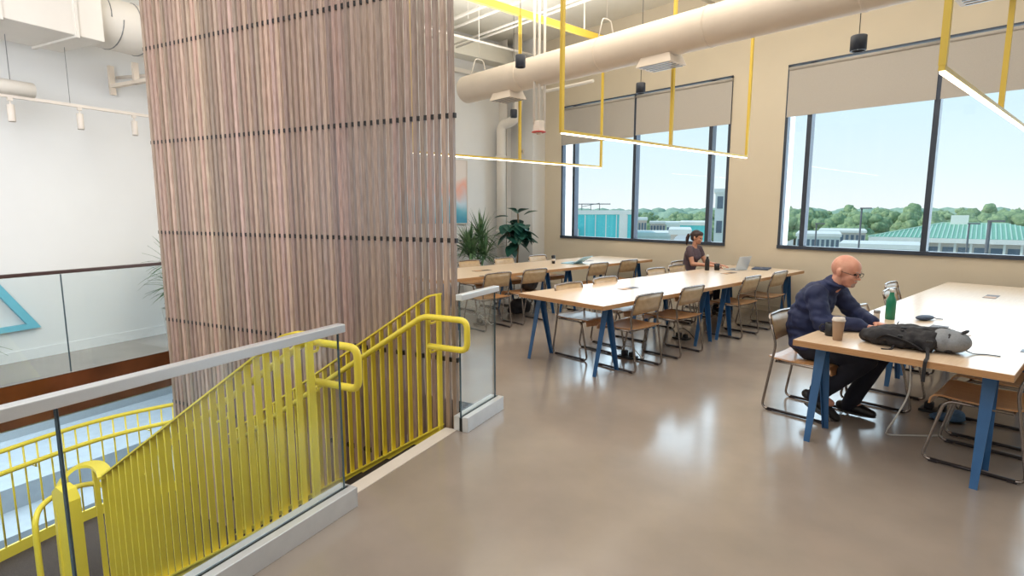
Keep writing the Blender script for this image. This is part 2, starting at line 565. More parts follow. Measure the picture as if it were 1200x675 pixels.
# corner column and pipe
b = MB(); b.b2(XE, -9.27, 8.98, YW, 0, CEIL); struct(b.build('wall_corner_column', M['wall_white']))
b = MB(); b.b2(XE, -9.72, 8.60, 8.62, 0, CEIL); struct(b.build('trim_1', M['white_metal']))
t = thing('riser_pipe', 'thick white vertical pipe with elbow beside the corner column', 'pipe', (-9.75, 8.45, 0))
b = MB(); b.tube(fillet([(0, 0, 0.0), (0, 0, 3.55), (.35, .1, 3.62), (.42, .12, 3.9), (.42, .12, CEIL)], .14), 0.105, 18); b.build('pipe_run', M['white_metal'], t)
for z in (1.2, 2.85):
    b = MB(); b.lathe([(0.106, z - .04), (0.125, z - .03), (0.125, z + .03), (0.106, z + .04)], seg=20)
    b.build('coupling', M['white_metal'], t)

# end-wall beams / soffits
b = MB(); b.b2(XE, XE + .35, YJ + .2, 8.98, 4.85, 5.2); struct(b.build('trim_2', M['ceil']))
b = MB(); b.b2(XE, XE + .12, YJ + .1, 8.98, 4.55, 4.63); struct(b.build('trim_3', M['white_metal']))
# ceiling ribs/beams
for i, y in enumerate((0.5,)):
    b = MB(); b.b2(XE + .4 if y > 5 else lw(y) + .1, 6.4, y - .09, y + .09, 5.12, 5.4); struct(b.build('trim_%d' % (i + 4), M['ceil']))

# ---- stairwell structure (stair frame)
def sp(builder, name, m, parent=None):
    o = builder.build(name, m, parent)
    if not parent: o.rotation_euler = (0, 0, ROT2)
    return o
b = MB()
b.b2(OX0 - .02, OX0, OY0, OY1, -0.42, 0.0)
struct(sp(b, 'trim_8', M['bronze']))
b = MB(); b.b2(OX0, OX1, OY1, OY1 + .02, -.42, -.001); b.b2(OX1, OX1 + .02, OY0, 2.26, -.42, -.001); b.b2(OX1, OX1 + .02, 3.47, OY1, -.42, -.001); b.b2(OX0, OX1, OY0 - .02, OY0, -.42, -.001)
struct(sp(b, 'trim_9', M['slat_rod']))
# threshold nosing
b = MB(); b.b2(-2.345, OX1, 2.26, 3.45, -0.16, 0.004); struct(sp(b, 'trim_10', M['lid']))
# lower level room
LZ = -4.3
b = MB(); b.b2(-17, 3, -7, 12, LZ - .1, LZ); struct(sp(b, 'floor_lower', M['low_floor']))
b = MB(); b.b2(-17.2, -17, -7, 12, LZ, 0); struct(sp(b, 'wall_lower_far', M['low_wall']))
b = MB(); b.b2(-17, 3, -7.2, -7, LZ, -.05); struct(sp(b, 'wall_lower_left', M['low_wall']))
b = MB(); b.b2(-17, 3, 12, 12.2, LZ, -.05); struct(sp(b, 'wall_lower_back', M['low_wall']))
b = MB(); b.b2(3, 3.2, -7, 12, LZ, -.05); struct(sp(b, 'wall_lower_right', M['low_wall']))
b = MB(); b.b2(-17, OX0 - .03, -7, 12, -.44, -.40); b.b2(OX0 - .03, 3, OY1 + .03, 12, -.44, -.40); b.b2(OX0 - .03, 3, -7, OY0 - .03, -.44, -.4); b.b2(OX1 + .03, 3, OY0, OY1, -.44, -.4)
struct(sp(b, 'ceiling_lower', M['low_wall']))
# wide bench steps on the lower level
b = MB()
for i in range(4):
    b.b2(-13.5 + i * .8 * 0, -8.4 - i * .9, -3, 8.5, LZ, LZ + .38 * (i + 1))
struct(sp(b, 'floor_steps', M['low_step']))

# ================================================================== STAIR
st = thing('staircase', 'dark carpeted flight of steps descending from floor edge to lower landing', 'staircase', (0, 0, 0), ROT2)
NR, RUN, RISE = 9, 0.28, 0.178
b = MB()
for i in range(NR - 1):
    x1 = -2.345 - i * RUN; x0 = x1 - RUN
    z = -RISE * (i + 1)
    b.b2(x0, x1, 2.32, 3.42, z - .20, z)
b.build('tread_flight', M['carpet'], st)
b = MB()
for i in range(NR - 1):
    x1 = -2.345 - i * RUN; x0 = x1 - RUN
    z = -RISE * (i + 1)
    b.b2(x0, x0 + .03, 2.32, 3.42, z, z + .004)
b.build('nosing', M['slat_rod'], st)
LDZ = -RISE * NR
XL = -2.345 - (NR - 1) * RUN
b = MB()
arc = [(-6.05, 0.55), (-6.35, 1.4), (-6.5, 2.2), (-6.57, 3.0), (-6.42, 3.6), (-6.15, 4.1), (-5.6, 4.5), (-5.2, 4.6)]
def smoothpath(p, n=6):
    P = [Vector((a[0], a[1], a[2] if len(a) > 2 else 0)) for a in p]
    out = []
    for i in range(len(P) - 1):
        p0 = P[max(i - 1, 0)]; p1 = P[i]; p2 = P[i + 1]; p3 = P[min(i + 2, len(P) - 1)]
        for k in range(n):
            t = k / n
            out.append(0.5 * ((2 * p1) + (-p0 + p2) * t + (2 * p0 - 5 * p1 + 4 * p2 - p3) * t * t + (-p0 + 3 * p1 - 3 * p2 + p3) * t ** 3))
    out.append(P[-1])
    return out
ap = smoothpath(arc)
b.prism([(p.x, p.y) for p in ap] + [(XL, 4.6), (XL, 0.55)], LDZ - .22, LDZ)
b.build('landing', M['carpet'], st)
# second flight running back under the first guard
b = MB()
for i in range(9):
    x0 = XL + i * RUN
    z = LDZ - RISE * (i + 1)
    b.b2(x0, x0 + RUN, 0.9, 2.0, z - .2, z)
b.build('lower_flight', M['carpet'], st)

# --- guards with flat pickets
def incline_guard(y, name, label, hr_side, tilt=0):
    g = thing(name, label, 'stair railing', (0, 0, 0), ROT2, 'yellow picket guards of the stair')
    xt = -2.50 if name else 0
    xpost = -2.36 if y > 3 else -2.50
    sl = RISE / RUN
    xe = -4.86
    topz = lambda x: 1.045 - max(0, (-2.42 - x)) * sl if y > 3 else 0.955 - max(0, (-2.66 - x)) * sl
    botz = lambda x: 0.03 - (-2.36 - x) * sl if y > 3 else -0.07 - (-2.50 - x) * sl
    # post
    b = MB(); b.b2(xpost - .02, xpost, y - .024, y + .024, -0.12, topz(xpost) + .005, .003); b.build('post', M['yellow'], g)
    # top rail: thin flat bar
    xs_ = [xpost, -2.44 if y > 3 else -2.68, xe]
    b = MB()
    pts = fillet([(x, y, topz(x)) for x in xs_], .08)
    b.sweep(pts, [(-.03, -.006), (.03, -.006), (.03, .006), (-.03, .006)], smooth=False); b.build('top_rail', M['yellow'], g)
    # stringer plate
    b = MB()
    x0, x1 = xe, xpost
    vs = [(x0, y - .008, botz(x0)), (x1, y - .008, botz(x1)), (x1, y - .008, botz(x1) - .16), (x0, y - .008, botz(x0) - .26)]
    vs += [(a[0], y + .008, a[2]) for a in vs]
    b._new(vs, [(0, 1, 2, 3), (7, 6, 5, 4), (0, 4, 5, 1), (1, 5, 6, 2), (2, 6, 7, 3), (3, 7, 4, 0)])
    b.bar((x0, y, botz(x0)), (x1, y, botz(x1)), .06, .012)
    b.build('stringer', M['yellow'], g)
    pitch = 0.091
    n = int((xpost - .04 - xe) / pitch)
    for i in range(1, n + 1):
        x = xpost - .02 - i * pitch
        b = MB(); b.b2(x - .006, x + .006, y - .021, y + .021, botz(x), topz(x))
        b.build('picket', M['yellow'], g)
    # round handrail with D-loop at the top
    yh = y + hr_side * .085
    hz = lambda x: 0.86 - max(0, (-2.42 - x)) * sl
    xr = -2.07 if y > 3 else -2.22
    xb = -2.40 if y > 3 else -2.55
    zt, zb_ = (.885, .665) if y > 3 else (.88, .635)
    pts = [(xb, yh, zb_), (xr, yh, zb_), (xr, yh, zt), (-2.45 if y > 3 else -2.62, yh, zt), (xe + .1, yh, zt - (-2.45 - xe - .1) * sl if y > 3 else zt - (-2.62 - xe - .1) * sl)]
    b = MB(); b.tube(fillet(pts, .06, 6), 0.0225, 14); b.build('handrail', M['yellow'], g)
    for xq, zq in ((xpost - .03, zt - .0), (xb + .01, zb_), (-3.4, zt - (-2.5 + 3.4) * sl), (-4.3, zt - (-2.5 + 4.3) * sl)):
        b = MB(); b.tube(fillet([(xq, y, zq - .05), (xq, yh, zq - .05), (xq, yh, zq - .01)], .02), .009, 8); b.build('bracket', M['yellow'], g)
    return g
g_far = incline_guard(3.42, 'stair_railing', 'yellow picket stair railing against the wooden slat screen', -1)
g_near = incline_guard(2.30, 'stair_railing', 'large yellow picket stair railing behind the long glass guard', 1)
# turn at the bottom of the near guard (newel arch on the landing)
g = thing('landing_railing', 'tall curved yellow railing end at foot of the near stair railing', 'stair railing', (0, 0, 0), ROT2)
cap = smoothpath([(-4.86, 2.30, -.465), (-5.0, 2.35, -.45), (-5.16, 2.37, -.45), (-5.27, 2.31, -.465), (-5.29, 2.22, -.51), (-5.27, 2.15, -.59), (-5.26, 2.12, -.75), (-5.26, 2.11, -1.2), (-5.26, 2.11, LDZ)], 6)
b = MB(); b.sweep(cap, [(-.05, -.012), (.05, -.012), (.05, .012), (-.05, .012)], smooth=False, upv=(0, 0, 1)); b.build('curved_cap', M['yellow'], g)
b = MB()
vs = [(-5.27, 2.10, LDZ), (-5.05, 2.10, LDZ), (-5.05, 2.10, -.64), (-5.10, 2.10, -.56), (-5.20, 2.10, -.54), (-5.27, 2.10, -.60)]
vs += [(p[0], 2.20, p[2]) for p in vs]
b._new(vs, [tuple(range(6)), tuple(range(6, 12))[::-1]] + [(i, (i + 1) % 6, 6 + (i + 1) % 6, 6 + i) for i in range(6)])
b.build('newel_post', M['yellow'], g)
for (x, y) in ((-4.97, 2.34), (-5.13, 2.36)):
    b = MB(); b.b2(x - .006, x + .006, y - .02, y + .02, LDZ + .08, -.46); b.build('picket', M['yellow'], g)
b = MB(); b.sweep(smoothpath([(-4.86, 2.3, LDZ + .09), (-5.05, 2.35, LDZ + .09), (-5.18, 2.36, LDZ + .09), (-5.25, 2.28, LDZ + .09), (-5.25, 2.20, LDZ + .09)], 4), [(-.03, -.02), (.03, -.02), (.03, .02), (-.03, .02)], smooth=False); b.build('bottom_rail', M['yellow'], g)
b = MB(); b.tube(smoothpath([(-4.8, 2.39, -.62), (-5.1, 2.46, -.70), (-5.4, 2.46, -.72), (-5.53, 2.3, -.74), (-5.47, 2.12, -.76), (-5.38, 2.02, -.82), (-5.36, 2.0, -1.0), (-5.36, 2.0, -1.55)], 6), .0225, 12); b.build('handrail', M['yellow'], g)

# curved guard of the landing
g = thing('curved_railing', 'curved yellow railing round far side of lower landing seen through glass', 'stair railing', (0, 0, 0), ROT2)
lowp = [Vector((p.x, p.y, 0)) for p in ap if p.y > .6]
b = MB(); b.tube([(p.x, p.y, -.565) for p in lowp], .022, 10); b.build('top_rail', M['yellow'], g)
b = MB(); b.tube([(p.x + .09, p.y, -.74) for p in lowp[:-8]], .024, 12); b.build('handrail', M['yellow'], g)
b = MB(); b.sweep([(p.x, p.y, LDZ + .05) for p in lowp], [(-.012, -.09), (.012, -.09), (.012, .06), (-.012, .06)], smooth=False); b.build('bottom_rail', M['yellow'], g)
# pickets evenly spaced
acc = 0
for i in range(len(lowp) - 1):
    a, c = lowp[i], lowp[i + 1]
    L = (c - a).length
    while acc < L:
        p = a.lerp(c, acc / L)
        b = MB(); b.tube([(p.x, p.y, LDZ + .09), (p.x, p.y, -.57)], .009, 6); b.build('picket', M['yellow'], g)
        acc += .115
    acc -= L
for p in lowp[4:-10:9]:
    b = MB(); b.tube([(p.x, p.y, -.79), (p.x + .09, p.y, -.79), (p.x + .09, p.y, -.75)], .008, 6); b.build('bracket', M['yellow'], g)

# ================================================================== GLASS GUARDS
def glass_guard(label, x, y0, y1, joints, top_m, top_h=.045, z_top=1.05, shoe=True, group='glass guards round the stair opening', toph=.055):
    g = thing('glass_guard', label, 'glass guard', pr(x, y0), ROT2, group)
    L = y1 - y0
    js = [0] + [j - y0 for j in joints] + [L]
    for a, c in zip(js[:-1], js[1:]):
        b = MB(); b.b2(-.007, .007, a + (.004 if a else 0), c - .004, .05 if shoe else -.12, z_top - .03)
        p = b.build('glass_panel', M['glass'], g)
        for e in (a + .003, c - .003):
            b = MB(); b.b2(-.0072, .0072, e - .0011, e + .0011, .05 if shoe else -.12, z_top - .04); b.build('glass_edge', M['glass_edge'], p)
    b = MB(); b.b2(-.028, .028, -.005, L + .03, z_top - top_h, z_top, .004); b.build('top_rail', top_m, g)
    if shoe:
        b = MB(); b.b2(.012, .062, 0, L + .03, 0, .115, .003); b.b2(-.062, -.012, 0, L + .03, 0, .115, .003); b.b2(-.062, .062, L + .03, L + .034, 0, .115)
        b.build('base_shoe', M['shoe'], g)
        b = MB(); b.b2(-.012, .012, .0, L + .03, .0, .105); b.build('gasket', M['gasket'], g)
    return g
glass_guard('long clear glass guard with flat steel top rail in left foreground', -2.2, -2.4, 2.22, [.915 - 1.5, .915], M['steel'])
glass_guard('short glass guard panel at right end of the slat screen', -2.2, 3.44, 3.98, [], M['steel'])
glass_guard('glass guard with dark slim rail in front of the white left wall', OX0 - .06, -2.4, 4.0, [-.2, 1.4, 2.95], M['darkrail'], .035, 1.06, shoe=False)

# ================================================================== SLAT SCREEN
ss = thing('slat_screen', 'tall wooden slat screen standing beside the yellow stair', 'slat screen', pr(-4.08, 3.5), ROT2)
HW = 1.82
npit = 57
pitch = 2 * HW / npit
bands = [-4.0, -3.07, -2.17, -1.27, -0.37, .53, 1.44, 2.34, 3.24, 4.14, 5.05]
random.seed(11)
tones = []
for i in range(npit):
    v = random.uniform(.62, 1.08)
    tones.append((v * random.uniform(.97, 1.05), v * random.uniform(.93, 1.02), v * random.uniform(.9, 1.04)))
for z0, z1 in zip(bands[:-1], bands[1:]):
    b = MB()
    lay = b.bm.loops.layers.float_color.new('tone')
    for i in range(npit):
        x = -HW + (i + .5) * pitch
        jig = 0.0
        n0 = len(b.bm.faces)
        b.b2(x - .0175, x + .0175, 0 + jig, .034 + jig, z0 + .0004, z1 - .0004)
        b.bm.faces.ensure_lookup_table()
        dv = random.uniform(.93, 1.05)
        c = tones[i]
        for f in b.bm.faces[n0:]:
            for lp in f.loops: lp[lay] = (c[0] * dv, c[1] * dv, c[2] * dv, 1)
    b.build('slat_row', M['slat'], ss)
for z in bands[1:-1]:
    b = MB(); b.b2(-HW, HW, 0.003, .03, z - .017, z + .017); b.build('cross_rod', M['slat_rod'], ss)

# ================================================================== TABLES
def make_table():
    t = thing('work_table', 'x', 'table', (0, 0, 0))
    b = MB(); b.b2(-.60, .60, -1.225, 1.225, .697, .742, .002); top = b.build('tabletop', M['table_top'], t)
    b = MB()
    e = .0015
    b.b2(-.60 - e, .60 + e, -1.225 - e, -1.222, .699, .7395); b.b2(-.60 - e, .60 + e, 1.222, 1.225 + e, .699, .7395)
    b.b2(-.60 - e, -.598, -1.225, 1.225, .699, .7395); b.b2(.598, .60 + e, -1.225, 1.225, .699, .7395)
    b.build('edge_band', M['ply_edge'], top)
    b = MB(); b.b2(-.055, .055, -.16, .16, .742, .7445, .001); gr = b.build('power_grommet', M['dark'], t)
    b = MB(); b.b2(-.048, .048, -.15, .0, .7445, .746); b.build('flap', M['ply_edge'], gr)
    for yy in (-.45, .45):
        b = MB(); b.b2(.545, .585, yy - .05, yy + .05, .742, .7448); b.build('cable_slot', M['black'], t)
    for sx in (-.475, .475):
        for yc in (-1.0, .98 - .05):
            for k in (-1, 1):
                b = MB()
                foot = Vector((sx, yc + k * .19, 0.0)); apex = Vector((sx, yc + k * .025, .705))
                # folded L section, tapering to the foot
                def sect(p, w):
                    return [p + Vector((-w, 0, 0)), p + Vector((w, 0, 0)), p + Vector((w, -k * .007, 0)), p + Vector((-w + .007, -k * .007, 0)), p + Vector((-w + .007, -k * w * 1.1, 0)), p + Vector((-w, -k * w * 1.1, 0))]
                s0 = sect(foot, .020); s1 = sect(apex, .036)
                n = 6
                b._new(s0 + s1, [tuple(range(n))[::-1], tuple(range(n, 2 * n))] + [(i, (i + 1) % n, n + (i + 1) % n, n + i) for i in range(n)])
                b.build('leg', M['leg_blue'], t)
            b = MB(); b.b2(sx - .045, sx + .045, yc - .07, yc + .07, .687, .697); b.build('mount_plate', M['leg_blue'], t)
    b = MB(); b.b2(-.475, .475, -1.02, -.98, .657, .687); b.build('cross_rail', M['leg_blue'], t)
    b = MB(); b.b2(-.475, .475, .91, .95, .657, .687); b.build('cross_rail', M['leg_blue'], t)
    return t
T0 = make_table()
TX = [-6.72, -3.99, -0.98]
TY = [5.43, 7.96]
tl = {(0, 0): 'long maple table against the slat screen end, nearer half of back row', (0, 1): 'maple table under the far window holding a pale blue laptop',
      (1, 0): 'empty maple table in the middle row with blue trestle legs', (1, 1): 'maple table where the woman types on a laptop',
      (2, 0): 'near right maple table carrying the black backpack', (2, 1): 'maple table behind the green bottle, up to the window wall'}
YOFF = [0, 0, 0]
# front edges: row 1 at 4.20, row 2 at 4.24, row 3 at 4.15
starts = [4.2, 4.24, 4.15]
first = True
for i in range(3):
    for k in range(2):
        loc = (TX[i], starts[i] + 1.225 + k * 2.452, 0)
        if first:
            T0.location = loc; T0['label'] = tl[(0, 0)]; T0['group'] = 'maple work tables'; first = False
        else:
            dup(T0, loc, 0, tl[(i, k)], 'maple work tables')

# ================================================================== CHAIRS
def make_chair():
    "faces +x, origin on the floor under the seat"
    t = thing('sled_chair', 'x', 'chair')
    hw = .235
    for s in (-1, 1):
        y = s * hw
        pts = [(.14, y * .98, .435), (.235, y, .40), (.265, y, .012), (-.265, y, .012), (-.175, y, .56), (-.235, y, .815)]
        pts = [(-.17, y, .432), (.17, y, .432), (.265, y, .012), (-.265, y, .012), (-.178, y, .57), (-.245, y, .80)]
        # one continuous tube: seat rail, front leg, runner, back leg
        b = MB(); b.tube(fillet(pts, .055, 5), .0105, 8); b.build('side_frame', M['tube'], t)
        b = MB()
        for x in (.2, -.2): b.box((x, y, .006), (.05, .026, .012), None, .003)
        b.tube([(.215, y, .0135), (-.215, y, .0135)], .0122, 8)
        b.build('floor_glide', M['runner'], t)
    b = MB()
    b.tube(fillet([(-.225, -hw, .73), (-.247, -hw, .806), (-.262, 0, .812), (-.247, hw, .806), (-.225, hw, .73)], .035, 5), .011, 8)
    b.build('top_rail', M['tube'], t)
    for x in (-.17, .15):
        b = MB(); b.tube([(x, -hw, .425), (x, hw, .425)], .008, 8); b.build('under_bar', M['tube'], t)
    # seat: moulded ply with waterfall front
    prof = [(-.225, .462), (-.18, .450), (-.05, .445), (.10, .450), (.19, .456), (.232, .450), (.252, .425), (.258, .385)]
    b = MB(); th = .011
    vs = []
    ny = 9
    for j in range(ny):
        y = -hw - .005 + (2 * hw + .01) * j / (ny - 1)
        q = (j / (ny - 1) - .5) * 2
        dz = .010 * q * q
        for i, (x, z) in enumerate(prof): vs.append((x, y, z + dz))
    n = len(prof)
    low = [(x - (.011 if i > 5 else 0), y, z - (th if i % n <= 5 else 0)) for i, (x, y, z) in enumerate(vs)]
    low = []
    for idx, (x, y, z) in enumerate(vs):
        i = idx % n
        low.append((x - (th if i >= 6 else (.006 if i == 5 else 0)), y, z - (th if i <= 5 else 0)))
    N = len(vs); fs = []
    for j in range(ny - 1):
        for i in range(n - 1):
            a = j * n + i
            fs.append((a, a + 1, a + n + 1, a + n)); fs.append((N + a, N + a + n, N + a + n + 1, N + a + 1))
    for i in range(n - 1):
        fs.append((i, N + i, N + i + 1, i + 1)); a = (ny - 1) * n + i; fs.append((a, a + 1, N + a + 1, N + a))
    for j in range(ny - 1):
        a = j * n; fs.append((a, a + n, N + a + n, N + a)); a = j * n + n - 1; fs.append((a, N + a, N + a + n, a + n))
    b._new(vs + low, fs, False)
    b.build('seat', M['ply_seat'], t)
    # backrest: curved ply panel
    b = MB(); vs = []; low = []
    ny, nz = 11, 4
    for j in range(ny):
        q = (j / (ny - 1) - .5) * 2
        y = q * (hw - .006)
        for k in range(nz):
            f = k / (nz - 1)
            z = .605 + f * .195
            x = -.178 - (z - .57) * .285 - .016 * (1 - q * q) + .004
            vs.append((x, y, z)); low.append((x - .010, y, z))
    N = len(vs); fs = []
    for j in range(ny - 1):
        for k in range(nz - 1):
            a = j * nz + k
            fs.append((a, a + nz, a + nz + 1, a + 1)); fs.append((N + a, N + a + 1, N + a + nz + 1, N + a + nz))
        a = j * nz; fs.append((a, N + a, N + a + nz, a + nz)); a = j * nz + nz - 1; fs.append((a, a + nz, N + a + nz, N + a))
    for k in range(nz - 1):
        fs.append((k, k + 1, N + k + 1, N + k)); a = (ny - 1) * nz + k; fs.append((a, N + a, N + a + 1, a + 1))
    b._new(vs + low, fs, True)
    b.build('backrest', M['ply_back'], t)
    return t
CH = make_chair()
CH_used = False
G1 = 'plywood chairs at the back row'
chairs = [
    # x, y, rot, label, group     (rot 0 faces +x, PI faces -x)
    (-6.10, 5.02, PI, 'plywood chair nearest the slat screen on room side of back row', G1),
    (-6.10, 5.74, PI, 'plywood chair with a black bag hanging on it, back row', G1),
    (-6.10, 7.2, PI, 'third plywood chair from the slat screen, tucked at back row', G1),
    (-6.10, 8.02, PI, 'last plywood chair of back row, closest to window wall', G1),
    (-7.42, 6.70, 0, 'wall-side chair in front of the strap-leaved plant', G1),
    (-7.42, 7.55, 0, 'wall-side chair in front of the large-leaved fig plant', G1),
    (-7.42, 5.9, 0, 'wall-side chair of back row closest to slat screen', G1),
    (-3.55, 4.90, PI, 'nearest plywood chair on the aisle side of the middle table row', 'plywood chairs at the middle row'),
    (-3.55, 5.75, PI, 'second plywood chair along aisle side of middle row, before trestle legs', 'plywood chairs at the middle row'),
    (-3.55, 7.21, PI, 'aisle side chair just beyond the paired blue trestle legs', 'plywood chairs at the middle row'),
    (-3.55, 8.07, PI, 'farthest chair on the aisle side of middle row, near wall', 'plywood chairs at the middle row'),
    (-4.20, 4.90, 0, 'chair pushed in under the near corner of middle table, seat showing', 'plywood chairs at the middle row'),
    (-4.28, 5.68, 0, 'second chair on far side of middle row, only top rail above table', 'plywood chairs at the middle row'),
    (-4.50, 7.15, 0, 'empty chair two seats from the woman, far side of middle row', 'plywood chairs at the middle row'),
    (-4.55, 7.80, 0, 'empty chair directly beside the seated woman', 'plywood chairs at the middle row'),
    (-4.92, 8.47, 0, 'chair the woman in the brown top sits on', 'plywood chairs at the middle row'),
    (-1.72, 4.87, 0, 'chair the bald man in navy sits on', 'plywood chairs at the right table'),
    (-1.36, 5.63, 0, 'chair tucked under right table just behind the bald man', 'plywood chairs at the right table'),
    (-1.50, 7.12, 0, 'chair beyond the green bottle, top rail above table edge', 'plywood chairs at the right table'),
    (-1.66, 7.80, 0, 'farthest chair on left side of right table, near window wall', 'plywood chairs at the right table'),
    (-0.56, 4.70, PI, 'big foreground plywood chair at lower right behind blue leg', 'plywood chairs at the right table'),
    (-0.56, 5.35, PI, 'chair just behind the foreground chair at lower right', 'plywood chairs at the right table'),
]
for x, y, rz, lab, grp in chairs:
    if not CH_used:
        CH.location = (x, y, 0); CH.rotation_euler = (0, 0, rz); CH['label'] = lab; CH['group'] = grp; CH_used = True
    else:
        dup(CH, (x, y, 0), rz, lab, grp)

# ================================================================== HANGING LINEAR LIGHTS
def linear_light(x, y0, label, first_post=0):
    t = thing('linear_light', label, 'hanging light', (x, y0, 2.43), 0, 'yellow framed linear lights over the tables')
    L = 4.04
    b = MB(); b.b2(-.016, .016, 0, L, 0.012, .04); b.build('light_bar', M['yellow2'], t)
    b = MB(); b.b2(-.014, .014, .02, L - .02, 0.0, .012); b.build('diffuser', M['led'], t)
    for yy in (.016, 2.0, L - .016):
        b = MB(); b.b2(-.018, .018, yy - .018, yy + .018, .04, 2.25); b.build('post', M['yellow2'], t)
    b = MB(); b.b2(-.03, .03, 0, L, 2.20, 2.30); b.build('top_beam', M['yellow2'], t)
    for yy in (.5, 3.5):
        b = MB(); b.b2(-.01, .01, yy - .01, yy + .01, 2.28, 2.97); b.build('hanger', M['white_metal'], t)
    return t
linear_light(-6.7, 4.2, 'linear light in yellow frame over the back row of tables, partly behind screen')
linear_light(-4.0, 4.26, 'linear light in yellow frame hanging over the middle table row')
linear_light(-0.83, 4.0, 'linear light in yellow frame at upper right over man\'s table')

# pendants
def pendant(loc, d, h, label):
    t = thing('pendant_light', label, 'pendant light', loc, 0, 'small black cylinder pendants')
    b = MB(); b.lathe([(.01, h), (d / 2 - .006, h), (d / 2, h - .006), (d / 2, .006), (d / 2 - .004, 0), (d / 2 - .014, 0), (d / 2 - .018, .02), (.005, .022)], seg=24); b.build('shade', M['pendant'], t)
    b = MB(); b.tube([(0, 0, h), (0, 0, CEIL - loc[2] - .01)], .004, 6); b.build('cord', M['black'], t)
    b = MB(); b.lathe([(.05, CEIL - loc[2] - .02), (.05, CEIL - loc[2])], seg=16); b.build('canopy', M['black'], t)
    b = MB(); b.lathe([(.001, .021), (d / 2 - .02, .021), (d / 2 - .02, .0225), (.001, .0225)], seg=20); b.build('lens', M['led_spot'], t)
pendant((-5.45, 5.05, 3.46), .13, .15, 'black pendant hanging left of the vertical conduit drop')
pendant((-8.19, 7.42, 3.42), .13, .15, 'smallest black pendant near the corner column')
pendant((-4.83, 6.76, 3.28), .13, .14, 'black pendant in front of the far window head')
pendant((-2.09, 6.62, 3.27), .15, .15, 'black pendant above the left end of near window')

# big round duct
t = thing('round_duct', 'long round beige ventilation duct crossing above the tables', 'duct', (-7.75, 5.95, 3.66))
b = MB(); r = .215
b.lathe([(r - .03, 0), (r, .015), (r, 10.3)], seg=36, axis='x'); b.build('duct_body', M['duct'], t)
for x in (1.4, 2.9, 4.4, 5.9, 7.4):
    b = MB(); b.lathe([(r, x - .012), (r + .006, x - .008), (r + .006, x + .008), (r, x + .012)], seg=36, axis='x'); b.build('seam_band', M['duct'], t)
for x in (.35, 2.95, 6.1):
    b = MB(); b.tube(fillet([(x, -.16, .17), (x, -.08, .42), (x, .08, .42), (x, .16, .17)], .05), .008, 6); b.tube([(x, 0, .42), (x, 0, CEIL - 3.67)], .005, 6); b.build('hanger', M['white_metal'], t)
for x in (1.0, 3.75, 6.8):
    b = MB()
    vs = []
    for sgn, z, w, l in ((1, -.12, .12, .17), (1, -.30, .17, .24)):
        vs += [(x - l, .04 - w, z), (x + l, .04 - w, z), (x + l, .04 + w, z), (x - l, .04 + w, z)]
    b._new(vs, [(0, 1, 2, 3), (7, 6, 5, 4), (0, 4, 5, 1), (1, 5, 6, 2), (2, 6, 7, 3), (3, 7, 4, 0)])
    d = b.build('diffuser', M['duct'], t)
    b = MB()
    for q in (-.1, -.03, .04, .11, .18): b.b2(x - .2, x + .2, q - .012, q + .012, -.306, -.30)
    b.build('grille', M['grey'], d)

# conduit drop with red ring
t = thing('conduit_drop', 'bundle of white conduits ending in a box with red ring', 'conduit', (-5.95, 5.88, 2.78))
for dx, dy in ((-.07, 0), (0, .0), (.07, .01)):
    b = MB(); b.tube([(dx * .7, dx * .7 + dy, .12), (dx * .7, dx * .7 + dy, CEIL - 2.79)], .019, 8); b.build('conduit_pipe', M['white_metal'], t)
b = MB(); b.box((0, 0, .09), (.13, .11, .15), None, .008); b.build('junction_box', M['lid'], t)
b = MB(); b.lathe([(.09, 0), (.11, .006), (.09, .018), (.02, .02)], seg=24); b.build('red_ring', M['red'], t)
b = MB(); b.lathe([(.03, -.03), (.045, 0)], seg=16); b.build('socket', M['lid'], t)

# ceiling services
def pipe_run(pts, r, label, name='ceiling_pipe', m='white_metal', grp='white pipes and conduits below the ceiling'):
    b = MB(); b.tube(fillet(pts, .15, 5), r, 8)
    return tag(b.build(name, M[m]), label, 'pipe', grp)
pipe_run([(-9.6, 6.2, 5.0), (-5.0, 6.2, 5.0), (-5.0, 9.0, 5.0)], .03, 'white pipe bending above the conduit drop')
pipe_run([(-9.5, 6.9, 4.9), (-3.0, 6.9, 4.9)], .02, 'thin white conduit running across behind the round duct')
pipe_run([(-9.5, 7.05, 4.9), (-3.0, 7.05, 4.9)], .02, 'second thin conduit alongside the one behind round duct')
pipe_run([(-8.6, 4.4, 4.8), (-8.6, 9.2, 4.8)], .022, 'white pipe running to the window wall by the corner')
pipe_run([(-7.4, 4.5, 5.05), (-7.4, 9.2, 5.05)], .03, 'white ceiling pipe over the back row of tables')
pipe_run([(-9.8, 8.2, 4.5), (-8.2, 8.2, 4.5), (-8.2, 8.2, 4.0), (-6.9, 8.2, 4.0)], .03, 'white pipe stepping down beside far window head')
pipe_run([(-5.9, 4.2, 4.95), (-5.9, 5.88, 4.95), (-6.8, 6.4, 4.95), (-9.4, 6.4, 4.95)], .025, 'angled conduit meeting the top of conduit drop')
for i, (x, y) in enumerate(((-6.4, 6.9), (-8.0, 6.2), (-4.9, 7.9))):
    b = MB(); b.tube([(x, y, 4.9), (x, y, CEIL)], .005, 6); tag(b.build('hanger_rod', M['white_metal']), ['thin rod hanging the conduits behind duct', 'thin rod hanging the bent white pipe', 'thin rod at the bend of the white pipe'][i], 'rod', 'ceiling hanger rods')
# wall device on column, thermostat
t = thing('wall_sensor', 'small white sensor on the corner column by hanging light', 'sensor', (-9.6, 8.965, 3.0))
b = MB(); b.box((0, 0, 0), (.09, .03, .12), None, .006); b.build('housing', M['lid'], t)
b = MB(); b.box((0, -.02, 0), (.05, .012, .05), None, .004); b.build('sensor_lens', M['grey'], t)

